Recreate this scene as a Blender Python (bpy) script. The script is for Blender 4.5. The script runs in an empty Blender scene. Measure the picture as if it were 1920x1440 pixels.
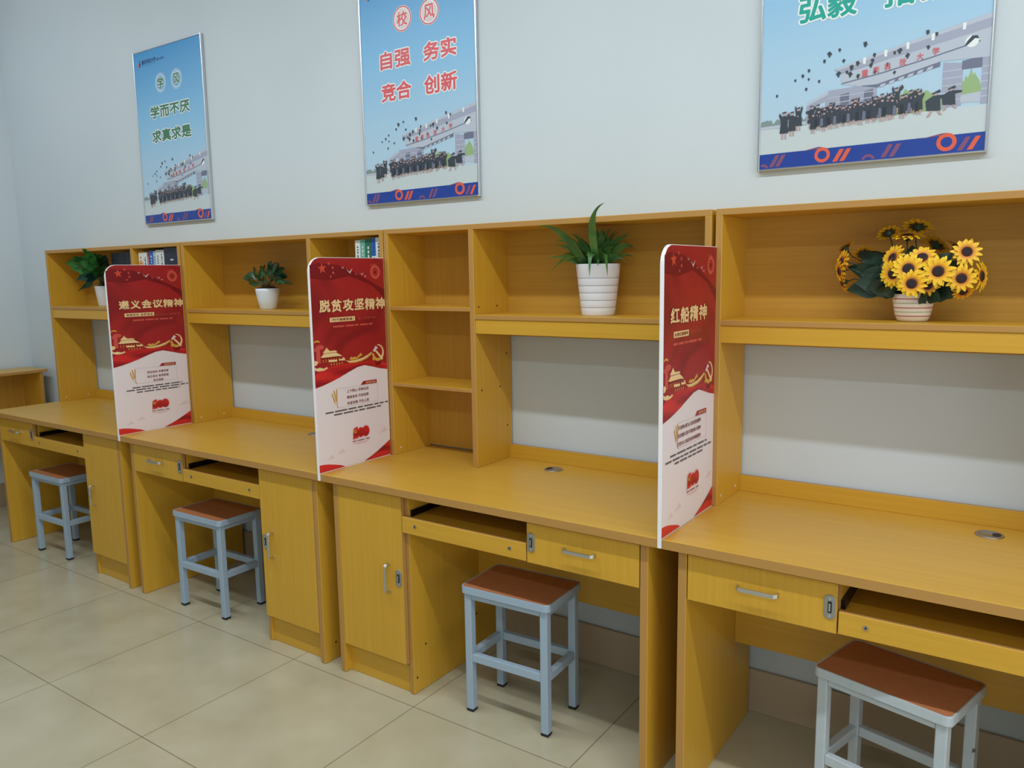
import bpy, bmesh, math, random
from mathutils import Vector, Matrix
from mathutils.noise import noise as pnoise

S = bpy.context.scene
COL = S.collection

# ------------------------------------------------------------------ camera
cam_d = bpy.data.cameras.new('camera')
cam_d.sensor_width = 36.0
cam_d.lens = 36.0 * 1475.5 / 1920.0
cam_d.clip_start = 0.05
cam = bpy.data.objects.new('camera', cam_d)
COL.objects.link(cam)
cam.location = (4.2401, -2.4898, 1.4694)
cam.rotation_euler = (1.4323, 0.0156, 0.6065)
S.camera = cam

# ------------------------------------------------------------------ world + exposure
W = bpy.data.worlds.new('world')
S.world = W
W.use_nodes = True
W.node_tree.nodes['Background'].inputs[0].default_value = (0.80, 0.90, 1.0, 1)
W.node_tree.nodes['Background'].inputs[1].default_value = 0.3
S.view_settings.view_transform = 'Standard'
S.view_settings.look = 'None'
S.view_settings.gamma = 1.0
S.view_settings.use_curve_mapping = False
S.view_settings.exposure = -0.72

# ------------------------------------------------------------------ lamps of the room and added fill
def area(name, loc, size, size_y, energy, color, rot):
    d = bpy.data.lights.new(name, 'AREA')
    d.shape = 'RECTANGLE'
    d.size, d.size_y = size, size_y
    d.energy = energy
    d.color = color
    o = bpy.data.objects.new(name, d)
    COL.objects.link(o)
    o.location = loc
    o.rotation_euler = rot
    return o

COOL = (0.90, 0.965, 1.0)
# fluorescent row above the desks, parallel to the wall (its height and distance
# follow from the shadow lines under the shelves)
for k in range(5):
    area('ceiling_tube_or_fill', (0.86 + 1.40 * k, -1.62, 3.20), 1.25, 0.08, 27, COOL, (math.radians(4), 0, 0))
# added fill lamp, turned to the wall to brighten the left corner
area('ceiling_tube_or_fill', (-0.60, -1.62, 3.20), 1.0, 0.10, 13, COOL, (math.radians(48), 0, math.radians(12)))
# next rows deeper in the room
for k in range(3):
    area('ceiling_tube_or_fill', (3.6 + 1.6 * k, -3.9, 3.20), 1.25, 0.12, 24, COOL, (0, 0, 0))
# soft ambient light added from the front and the right, sources unseen
area('unseen_soft_light', (6.1, -5.85, 1.45), 3.6, 2.0, 20, (0.86, 0.94, 1.0), (math.radians(90), 0, 0))
area('unseen_soft_light', (8.1, -2.9, 1.25), 3.4, 2.0, 78, (1.0, 0.955, 0.93), (math.radians(90), 0, math.radians(90)))

# ------------------------------------------------------------------ materials
def lin(c):
    def f(v):
        v /= 255.0
        return v / 12.92 if v <= 0.04045 else ((v + 0.055) / 1.055) ** 2.4
    return (f(c[0]), f(c[1]), f(c[2]), 1.0)

MATS = {}
def mat(name, rgb, rough=0.5, metal=0.0, spec=0.5, coat=0.0):
    if name in MATS:
        return MATS[name]
    m = bpy.data.materials.new(name)
    m.use_nodes = True
    b = m.node_tree.nodes['Principled BSDF']
    b.inputs['Base Color'].default_value = lin(rgb)
    b.inputs['Roughness'].default_value = rough
    b.inputs['Metallic'].default_value = metal
    b.inputs['Specular IOR Level'].default_value = spec
    b.inputs['Coat Weight'].default_value = coat
    MATS[name] = m
    return m

def nodes(m):
    t = m.node_tree
    return t.nodes, t.links, t.nodes['Principled BSDF']

def ramp(n, stops):
    r = n.new('ShaderNodeValToRGB')
    while len(r.color_ramp.elements) < len(stops):
        r.color_ramp.elements.new(0.5)
    for e, (p, c) in zip(r.color_ramp.elements, stops):
        e.position = p
        e.color = lin(c)
    return r

def wood(name, a, b, scale, rough=0.42):
    """beech laminate: fine streaks stretched along one axis"""
    m = mat(name, a, rough)
    n, l, bs = nodes(m)
    tc = n.new('ShaderNodeTexCoord')
    oi = n.new('ShaderNodeObjectInfo')
    mp = n.new('ShaderNodeMapping')
    mp.inputs['Scale'].default_value = scale
    l.new(tc.outputs['Object'], mp.inputs['Vector'])
    nz = n.new('ShaderNodeTexNoise')
    nz.noise_dimensions = '4D'
    nz.inputs['Scale'].default_value = 1.0
    nz.inputs['Detail'].default_value = 5
    nz.inputs['Roughness'].default_value = 0.62
    l.new(mp.outputs[0], nz.inputs['Vector'])
    mul = n.new('ShaderNodeMath'); mul.operation = 'MULTIPLY'; mul.inputs[1].default_value = 37.0
    l.new(oi.outputs['Random'], mul.inputs[0])
    l.new(mul.outputs[0], nz.inputs['W'])
    r = ramp(n, [(0.32, b), (0.68, a)])
    l.new(nz.outputs['Fac'], r.inputs['Fac'])
    l.new(r.outputs[0], bs.inputs['Base Color'])
    bp = n.new('ShaderNodeBump'); bp.inputs['Strength'].default_value = 0.03
    bp.inputs['Distance'].default_value = 0.002
    l.new(nz.outputs['Fac'], bp.inputs['Height'])
    l.new(bp.outputs[0], bs.inputs['Normal'])
    return m

WA, WB = (212, 164, 52), (204, 155, 46)
W_V = wood('beech_laminate_vertical', WA, WB, (90, 90, 2.2))
W_H = wood('beech_laminate_horizontal', WA, WB, (2.2, 60, 110))
W_T = wood('beech_laminate_top', (212, 166, 66), (203, 155, 56), (2.0, 70, 90), 0.36)
W_D = wood('beech_laminate_depth', WA, WB, (60, 2.2, 100))
W_E = mat('edge_banding', (182, 136, 72), 0.5)
W_IN = wood('beech_backboard', (202, 154, 58), (193, 144, 50), (90, 90, 2.2), 0.5)
W_INH = wood('beech_backboard_horizontal', (202, 154, 58), (193, 144, 50), (2.2, 60, 110), 0.5)

# wall paint: faint roller texture
PAINT = mat('wall_paint', (205, 216, 224), 0.7)
n, l, bs = nodes(PAINT)
tc = n.new('ShaderNodeTexCoord')
nz = n.new('ShaderNodeTexNoise'); nz.inputs['Scale'].default_value = 1.3; nz.inputs['Detail'].default_value = 3
l.new(tc.outputs['Object'], nz.inputs['Vector'])
r = ramp(n, [(0.3, (203, 214, 222)), (0.7, (209, 219, 226))])
l.new(nz.outputs['Fac'], r.inputs['Fac']); l.new(r.outputs[0], bs.inputs['Base Color'])
nz2 = n.new('ShaderNodeTexNoise'); nz2.inputs['Scale'].default_value = 240
l.new(tc.outputs['Object'], nz2.inputs['Vector'])
bp = n.new('ShaderNodeBump'); bp.inputs['Strength'].default_value = 0.05; bp.inputs['Distance'].default_value = 0.001
l.new(nz2.outputs['Fac'], bp.inputs['Height']); l.new(bp.outputs[0], bs.inputs['Normal'])

CEIL = mat('ceiling_paint', (232, 234, 234), 0.8)

# polished floor tile with grout lines (brick texture without offset)
TILE = mat('floor_tile', (196, 188, 164), 0.2)
n, l, bs = nodes(TILE)
tc = n.new('ShaderNodeTexCoord')
mp = n.new('ShaderNodeMapping')
mp.inputs['Location'].default_value = (-1.2605, 0.6176, 0)
l.new(tc.outputs['Object'], mp.inputs['Vector'])
bk = n.new('ShaderNodeTexBrick')
bk.offset = 0.0; bk.squash = 1.0
bk.inputs['Color1'].default_value = lin((196, 189, 164)); bk.inputs['Color2'].default_value = lin((193, 185, 159))
bk.inputs['Mortar'].default_value = lin((132, 122, 102))
bk.inputs['Scale'].default_value = 1.0
bk.inputs['Mortar Size'].default_value = 0.0018
bk.inputs['Mortar Smooth'].default_value = 0.2
bk.inputs['Brick Width'].default_value = 0.6203
bk.inputs['Row Height'].default_value = 0.6203
l.new(mp.outputs[0], bk.inputs['Vector'])
nz = n.new('ShaderNodeTexNoise'); nz.inputs['Scale'].default_value = 5; nz.inputs['Detail'].default_value = 6
l.new(tc.outputs['Object'], nz.inputs['Vector'])
r = ramp(n, [(0.3, (238, 236, 230)), (0.7, (255, 255, 255))])
l.new(nz.outputs['Fac'], r.inputs['Fac'])
mx = n.new('ShaderNodeMix'); mx.data_type = 'RGBA'; mx.blend_type = 'MULTIPLY'; mx.inputs['Factor'].default_value = 1.0
l.new(bk.outputs['Color'], mx.inputs['A']); l.new(r.outputs[0], mx.inputs['B'])
l.new(mx.outputs['Result'], bs.inputs['Base Color'])
SKIRT = mat('skirting_tile', (176, 158, 132), 0.35)

ALU = mat('brushed_aluminium', (206, 208, 212), 0.3, 1.0)
ALU_D = mat('lock_metal', (176, 178, 182), 0.38, 1.0)
DARK = mat('dark_recess', (30, 26, 24), 0.6)
HOLE = mat('screw_hole', (74, 48, 24), 0.7)
CAPW = mat('white_screw_cap', (226, 216, 196), 0.5)
RAIL = mat('black_slide_rail', (26, 26, 30), 0.35, 0.6)
GREY_STEEL = mat('grey_painted_steel', (158, 178, 196), 0.38)
RUBBER = mat('black_rubber', (28, 30, 34), 0.7)

# worn paint of the nearest stool
WORN = mat('worn_grey_paint', (184, 196, 204), 0.42)
n, l, bs = nodes(WORN)
tc = n.new('ShaderNodeTexCoord')
nz = n.new('ShaderNodeTexNoise'); nz.inputs['Scale'].default_value = 34; nz.inputs['Detail'].default_value = 5
nz.inputs['Roughness'].default_value = 0.7
l.new(tc.outputs['Object'], nz.inputs['Vector'])
r = ramp(n, [(0.30, (92, 88, 90)), (0.335, (182, 194, 202)), (0.8, (190, 200, 206))])
l.new(nz.outputs['Fac'], r.inputs['Fac']); l.new(r.outputs[0], bs.inputs['Base Color'])

def seatwood(name, a, b):
    m = mat(name, a, 0.36)
    n, l, bs = nodes(m)
    tc = n.new('ShaderNodeTexCoord')
    nz = n.new('ShaderNodeTexNoise'); nz.inputs['Scale'].default_value = 60; nz.inputs['Detail'].default_value = 5
    l.new(tc.outputs['Object'], nz.inputs['Vector'])
    r = ramp(n, [(0.3, b), (0.7, a)])
    l.new(nz.outputs['Fac'], r.inputs['Fac']); l.new(r.outputs[0], bs.inputs['Base Color'])
    return m
SEAT = seatwood('brown_seat_laminate', (192, 124, 84), (182, 116, 78))

# ------------------------------------------------------------------ mesh builder
class MB:
    def __init__(s):
        s.v = []; s.f = []; s.m = []; s.sm = []; s.mats = []
    def mi(s, m):
        if m not in s.mats:
            s.mats.append(m)
        return s.mats.index(m)
    def add(s, verts, faces, m, smooth=False, fm=None):
        b = len(s.v)
        s.v += [tuple(v) for v in verts]
        for i, f in enumerate(faces):
            s.f.append([b + k for k in f])
            s.m.append(s.mi(fm[i] if fm else m)); s.sm.append(smooth)
    def box(s, x0, x1, y0, y1, z0, z1, m, **edge):
        """edge: xn xp yn yp zn zp override materials of single sides"""
        v = [(x, y, z) for z in (z0, z1) for y in (y0, y1) for x in (x0, x1)]
        f = [(0, 2, 3, 1), (4, 5, 7, 6), (0, 1, 5, 4), (2, 6, 7, 3), (0, 4, 6, 2), (1, 3, 7, 5)]
        keys = ['zn', 'zp', 'yn', 'yp', 'xn', 'xp']
        s.add(v, f, m, False, [edge.get(k, m) for k in keys])
    def lathe(s, prof, c, m, n=40, smooth=True, fms=None):
        """prof: list of (r, z) bottom to top"""
        vs = []
        for r, z in prof:
            for k in range(n):
                a = 2 * math.pi * k / n
                vs.append((c[0] + r * math.cos(a), c[1] + r * math.sin(a), c[2] + z))
        fs = []; fm = []
        for j in range(len(prof) - 1):
            for k in range(n):
                k2 = (k + 1) % n
                fs.append((j * n + k, j * n + k2, (j + 1) * n + k2, (j + 1) * n + k))
                fm.append(fms[j] if fms else m)
        s.add(vs, fs, m, smooth, fm)
    def disc(s, c, r, axis, m, n=16, h=0.001, ry=None):
        """short capped cylinder, axis a unit Vector"""
        ax = Vector(axis).normalized()
        u = ax.orthogonal().normalized(); w = ax.cross(u)
        if abs(ax.z) < 0.9:
            w = Vector((0, 0, 1)) - ax * ax.z; w.normalize(); u = w.cross(ax)
        ry = ry or r
        c = Vector(c)
        A = [c + u * r * math.cos(2 * math.pi * k / n) + w * ry * math.sin(2 * math.pi * k / n) for k in range(n)]
        B = [p + ax * h for p in A]
        fs = [tuple(range(n))[::-1], tuple(range(n, 2 * n))] + [(k, (k + 1) % n, n + (k + 1) % n, n + k) for k in range(n)]
        s.add(A + B, fs, m)
    def tube(s, pts, rad, m, n=10, closed=True):
        pts = [Vector(p) for p in pts]
        rr = rad if isinstance(rad, (list, tuple)) else [rad] * len(pts)
        vs = []; prev = None
        for i, p in enumerate(pts):
            d = (pts[min(i + 1, len(pts) - 1)] - pts[max(i - 1, 0)]).normalized()
            if prev is None:
                u = d.orthogonal().normalized()
            else:
                u = (prev - d * prev.dot(d)).normalized()
            prev = u; w = d.cross(u)
            for k in range(n):
                a = 2 * math.pi * k / n
                vs.append(p + (u * math.cos(a) + w * math.sin(a)) * rr[i])
        fs = [(i * n + k, i * n + (k + 1) % n, (i + 1) * n + (k + 1) % n, (i + 1) * n + k) for i in range(len(pts) - 1) for k in range(n)]
        fs += [tuple(range(n))[::-1], tuple(range((len(pts) - 1) * n, len(pts) * n))]
        s.add(vs, fs, m, True)
    def build(s, name, parent=None, bevel=0.0, seg=1):
        org = Vector((0, 0, 0))
        p = parent
        while p is not None:
            org += Vector(p.location); p = p.parent
        me = bpy.data.meshes.new(name)
        me.from_pydata([Vector(v) - org for v in s.v], [], s.f)
        for m in s.mats:
            me.materials.append(m)
        for p_, mi_, sm in zip(me.polygons, s.m, s.sm):
            p_.material_index = mi_; p_.use_smooth = sm
        if bevel > 0:
            bm = bmesh.new(); bm.from_mesh(me)
            es = [e for e in bm.edges if len(e.link_faces) == 2 and e.calc_face_angle(0) > 0.6]
            bmesh.ops.bevel(bm, geom=es, offset=bevel, segments=seg, affect='EDGES', profile=0.5, clamp_overlap=True)
            bm.to_mesh(me); bm.free()
        me.update()
        o = bpy.data.objects.new(name, me)
        COL.objects.link(o)
        if parent:
            o.parent = parent
        return o

def tag(o, label, cat, group=None, kind=None):
    o['label'] = label
    o['category'] = cat
    if group: o['group'] = group
    if kind: o['kind'] = kind
    return o

def thing(name, label, cat, loc, group=None, rz=0.0):
    o = bpy.data.objects.new(name, None)
    o.empty_display_size = 0.05
    COL.objects.link(o)
    o.location = loc
    o.rotation_euler = (0, 0, rz)
    return tag(o, label, cat, group)

def struct(name, mb, bevel=0.0):
    o = mb.build(name, None, bevel)
    o['kind'] = 'structure'
    return o

def copy_tree(o, parent=None):
    c = o.copy()
    COL.objects.link(c)
    if parent: c.parent = parent
    for ch in list(o.children):
        copy_tree(ch, c)
    return c

# ------------------------------------------------------------------ room shell
XL, XR, YB, YF, ZC = -1.455, 8.2, 0.004, -6.0, 3.4
b = MB(); b.box(XL - .1, XR + .1, YF - .1, YB + .1, -0.1, 0, TILE); struct('floor', b)
b = MB(); b.box(XL - .1, XR + .1, YF - .1, YB + .1, ZC, ZC + .1, CEIL); struct('ceiling', b)
b = MB(); b.box(XL - .1, XR + .1, YB, YB + .1, 0, ZC, PAINT); struct('wall_back', b)
b = MB(); b.box(XL - .1, XL, YF - .1, YB, 0, ZC, PAINT); struct('wall_left', b)
b = MB(); b.box(XR, XR + .1, YF - .1, YB, 0, ZC, PAINT); struct('wall_right', b)
b = MB(); b.box(XL, XR, YF - .1, YF, 0, ZC, PAINT); struct('wall_front', b)
b = MB(); b.box(XL, XR, -0.010, YB, 0, 0.149, SKIRT); struct('baseboard_back', b, .002)
b = MB(); b.box(XL, XL + .012, YF, -0.010, 0, 0.149, SKIRT); struct('baseboard_left', b, .002)

# ------------------------------------------------------------------ desks
H = 0.760; HB = 0.733; FY = -0.600; LY = -0.577
HY = -0.230; ZT = 1.6485

def d_handle(root, x, z, vertical):
    """flat D pull: two posts and a flattened bar, bent at its ends"""
    mb = MB()
    L = 0.106; y0 = LY; yo = LY - 0.026; t = 0.0045; w = 0.0055
    prof = [(-L / 2, y0), (-L / 2, yo + .008), (-L / 2 + .008, yo), (L / 2 - .008, yo), (L / 2, yo + .008), (L / 2, y0)]
    inn = [(-L / 2 + t, y0), (-L / 2 + t, yo + .009), (-L / 2 + .009, yo + t), (L / 2 - .009, yo + t), (L / 2 - t, yo + .009), (L / 2 - t, y0)]
    vs = []
    for sgn in (-1, 1):
        for a, y in prof + inn:
            vs.append((x + sgn * w, y, z + a) if vertical else (x + a, y, z + sgn * w))
    N = 12
    fs = []
    for i in range(5):
        fs += [(i, i + 1, N + i + 1, N + i), (6 + i + 1, 6 + i, N + 6 + i, N + 6 + i + 1),
               (i + 1, i, 6 + i, 6 + i + 1), (N + i, N + i + 1, N + 6 + i + 1, N + 6 + i)]
    mb.add(vs, fs, ALU)
    return mb.build('handle', root, .0012, 2)

def lock_plate(root, x, z):
    mb = MB()
    hw, hh = 0.0135, 0.031; y = LY
    pts = []
    for k in range(12):
        a = math.pi * k / 11
        pts.append((x + hw * math.cos(a), z + (hh - hw) + hw * math.sin(a)))
    for k in range(12):
        a = math.pi + math.pi * k / 11
        pts.append((x + hw * math.cos(a), z - (hh - hw) + hw * math.sin(a)))
    N = len(pts)
    vs = [(a, y, c) for a, c in pts] + [(a, y - .003, c) for a, c in pts]
    mb.add(vs, [tuple(range(N, 2 * N))] + [(k, (k + 1) % N, N + (k + 1) % N, N + k) for k in range(N)], ALU_D)
    o = mb.build('lock', root, .0006)
    k = MB()
    k.box(x - .0045, x + .0045, y - .0045, y - .0030, z - .014, z + .014, DARK)
    k.box(x - .0018, x + .0018, y - .0060, y - .0045, z - .010, z + .010, ALU)
    k.build('latch_slot', o)
    for dz in (-.0215, .0215):
        s_ = MB()
        s_.disc((x, y - .003, z + dz), .0032, (0, -1, 0), ALU, 10, .0012)
        s_.build('screw', o)
    return o

def dot(root, name, c, r, axis, m):
    mb = MB(); mb.disc(c, r, axis, m, 12, .0008)
    return mb.build(name, root)

def desk(label, e0, e1, h0, h1, mirror, div, grom_x, caps=True):
    k = (e1 - e0) / 1.3525
    root = thing('study_desk', label, 'desk', ((e0 + e1) / 2, -0.3, 0), 'study desks along the back wall')
    def X(a):
        return e1 - a * k if mirror else e0 + a * k
    def bx(mb, a0, a1, *rest, **kw):
        x0, x1 = sorted((X(a0), X(a1)))
        mb.box(x0, x1, *rest, **kw)
    E_ = dict(yn=W_E)
    # worktop
    mb = MB(); mb.box(e0 + .0075, e1 - .0075, FY, -.006, HB, H, W_T, yn=W_E, xn=W_E, xp=W_E)
    mb.build('worktop', root, .0016, 2)
    # end panels and cabinet side
    for a0, a1 in ((.044, .068), (1.285, 1.308)):
        mb = MB(); bx(mb, a0, a1, LY, -.022, 0.001, HB, W_V, **E_); mb.build('side_panel', root, .0012)
    mb = MB(); bx(mb, .955, .973, LY + .019, -.022, 0.001, HB, W_V, **E_); mb.build('cabinet_side', root, .001)
    mb = MB(); bx(mb, .973, 1.285, -.040, -.024, .1, HB, W_IN); mb.build('cabinet_back', root)
    mb = MB(); bx(mb, .973, 1.285, LY + .030, -.04, .100, .116, W_H); mb.build('cabinet_bottom', root)
    mb = MB(); bx(mb, .973, 1.285, LY + .028, LY + .044, 0.001, .100, W_H); mb.build('kick_board', root)
    # modesty board under the top
    mb = MB(); bx(mb, .068, .955, -.175, -.159, .313, HB, W_H); mb.build('modesty_board', root, .001)
    # drawer with its box
    mb = MB()
    bx(mb, .071, .450, LY, LY + .018, .598, .724, W_V, xn=W_E, xp=W_E, zn=W_E)
    bx(mb, .080, .094, LY + .018, -.22, .612, .712, W_D)
    bx(mb, .420, .434, LY + .018, -.22, .612, .712, W_D)
    bx(mb, .094, .420, LY + .018, -.22, .612, .617, W_IN)
    bx(mb, .094, .420, -.234, -.22, .617, .712, W_IN)
    dr = mb.build('drawer', root, .001)
    d_handle(dr, X(.2605), .667, False)
    lock_plate(dr, X(.4335), .6635)
    mb = MB(); bx(mb, .436, .4515, LY + .022, -.2, .600, HB, W_D, **E_); mb.build('drawer_partition', root)
    # pull-out keyboard tray
    mb = MB()
    bx(mb, .4535, .969, LY, LY + .016, .600, .656, W_H, zp=W_E, xn=W_E, xp=W_E)
    bx(mb, .462, .946, LY + .016, -.20, .638, .650, W_H)
    tr = mb.build('keyboard_tray', root, .001)
    for a in (.515, .909):
        q = MB(); q.disc((X(a), LY, .630), .0062, (0, -1, 0), ALU_D, 14, .0022); q.disc((X(a), LY - .0022, .630), .0028, (0, -1, 0), DARK, 8, .0004)
        q.build('screw', tr)
    for a0, a1 in ((.4515, .462), (.9465, .955)):
        q = MB(); bx(q, a0, a1, LY + .03, -.2, .652, .674, RAIL); q.build('slide_rail', tr)
    # cabinet door
    mb = MB(); bx(mb, .971, 1.283, LY, LY + .018, .117, .724, W_V, xn=W_E, xp=W_E, zn=W_E)
    dd = mb.build('cabinet_door', root, .001)
    d_handle(dd, X(1.0365), .425, True)
    lock_plate(dd, X(.9925), .4305)
    # cable grommet
    mb = MB()
    mb.lathe([(.034, 0), (.035, .0015), (.033, .003), (.0285, .0035), (.028, .0028), (0.0001, .0028)], (grom_x, -.105, H), ALU_D, 36)
    gr = mb.build('cable_grommet', root)
    q = MB()
    pts = [(grom_x + .018 * (1 if not mirror else -1) + .012 * math.cos(a) , -.105 + .017 * math.sin(a)) for a in [2 * math.pi * i / 20 for i in range(20)]]
    q.add([(x, y, H + .0032) for x, y in pts], [tuple(range(20))], DARK)
    q.build('cable_slot', gr)

    # ---- hutch standing on the worktop
    t = .020
    def hx(x0, x1, *rest, **kw):
        mb_ = MB(); mb_.box(x0, x1, *rest, **kw); return mb_
    hx(h0, h1, HY, -.004, ZT - .0185, ZT, W_H, **E_).build('hutch_top', root, .0012)
    hx(h0, h0 + t, HY, -.004, H, ZT - .0185, W_V, **E_).build('hutch_side', root, .0012)
    hx(h1 - t, h1, HY, -.004, H, ZT - .0185, W_V, **E_).build('hutch_side', root, .0012)
    d0, d1 = div
    if mirror:      # narrow shelf column on the left, wide bay on the right
        na, nb, wa, wb = h0 + t, d0, d1, h1 - t
    else:
        na, nb, wa, wb = d1, h1 - t, h0 + t, d0
    hx(d0, d1, HY, -.004, H, ZT - .0185, W_V, **E_).build('divider', root, .0012)
    hx(wa, wb, HY, -.014, 1.310, 1.3264, W_H, **E_).build('wide_shelf', root, .001)
    hx(wa, wb, HY + .004, HY + .020, 1.2585, 1.310, W_H, zn=W_E).build('shelf_apron', root, .001)
    hx(wa, wb, -.014, -.006, 1.236, ZT - .0185, W_INH).build('back_board', root)
    hx(wa, wb, -.022, -.006, H, .8115, W_H, zp=W_E).build('riser_board', root, .001)
    hx(na, nb, -.014, -.006, H + .006, ZT - .0185, W_IN).build('back_board', root)
    hx(na, nb, HY, -.014, 1.338, 1.352, W_H, **E_).build('narrow_shelf', root, .001)
    hx(na, nb, HY, -.014, 1.040, 1.053, W_H, **E_).build('narrow_shelf', root, .001)
    if caps:
        dot(root, 'screw_cap', (h0 + t, -.195, .785), .0042, (1, 0, 0), CAPW)
        if not mirror:
            dot(root, 'screw_cap', (h0 + t, -.065, .785), .0042, (1, 0, 0), CAPW)
    # screw holes on faces looking right
    xr = max(X(1.285), X(1.308)) if not mirror else max(X(.044), X(.068))
    if not mirror:
        dot(root, 'screw_hole', (xr, -.52, .068), .0042, (1, 0, 0), HOLE)
    else:
        xs = max(X(.955), X(.973))
        for y, z in ((-.49, .165), (-.54, .058), (-.19, .165)):
            dot(root, 'screw_hole', (xs, y, z), .0042, (1, 0, 0), HOLE)
        for y, z in ((-.205, 1.354), (-.09, 1.354), (-.195, 1.047), (-.08, 1.047), (-.035, 1.17), (-.035, .89)):
            dot(root, 'screw_hole', (d1, y, z), .0038, (1, 0, 0), HOLE)
    return root

E0, E1, E2, E3, E4 = -.645, .706, 2.0595, 3.3975, 4.750
desk('yellow wooden desk with hutch farthest left, nearest the corner of the room', E0, E1, -.626, .7095, False, (.274, .296), .130)
desk('yellow wooden desk with hutch between the first and second red divider panels from the left', E1, E2, .7225, 2.0635, False, (1.6235, 1.6455), 1.480)
desk('yellow wooden desk with hutch holding a column of three small cubbies at its left', E2, E3, 2.0695, 3.385, True, (2.483, 2.505), 2.757)
desk('yellow wooden desk with hutch carrying the potted sunflowers, at the right edge', E3, E4, 3.398, 4.742, False, (4.315, 4.337), 4.124)

# low open desk against the left wall
def side_desk():
    root = thing('low_desk', 'low yellow desk top with open front against the left wall, behind the corner desk', 'desk', (-1.3, -.9, 0))
    x0, x1, y0, y1 = -1.425, -1.165, -1.50, -.035
    mb = MB(); mb.box(x0, x1 + .006, y0, y1, .888, .906, W_T, xp=W_E, yp=W_E); mb.build('top_board', root, .0012)
    for y in (y1 - .045, y0 + .012):
        mb = MB(); mb.box(x0, x1, y, y + .018, .001, .888, W_V, xp=W_E); mb.build('side_panel', root, .0012)
    mb = MB(); mb.box(x0, x0 + .012, y0 + .03, y1 - .045, .45, .888, W_IN); mb.build('back_board', root)
    mb = MB(); mb.box(x0, x1, y0 + .03, y1 - .045, .45, .468, W_T, xp=W_E); mb.build('shelf', root)
side_desk()

# ------------------------------------------------------------------ flat artwork (prints)
_GL = {}
def glyphs(body, spacing=1.0):
    key = (body, spacing)
    if key in _GL:
        return _GL[key]
    cu = bpy.data.curves.new('txt', 'FONT')
    cu.body = body; cu.resolution_u = 2; cu.space_character = spacing
    o = bpy.data.objects.new('txt', cu)
    COL.objects.link(o)
    dg = bpy.context.evaluated_depsgraph_get()
    me = o.evaluated_get(dg).to_mesh()
    V = [(v.co.x, v.co.y) for v in me.vertices]
    F = [tuple(p.vertices) for p in me.polygons]
    o.evaluated_get(dg).to_mesh_clear()
    bpy.data.objects.remove(o); bpy.data.curves.remove(cu)
    _GL[key] = (V, F)
    return _GL[key]

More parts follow.
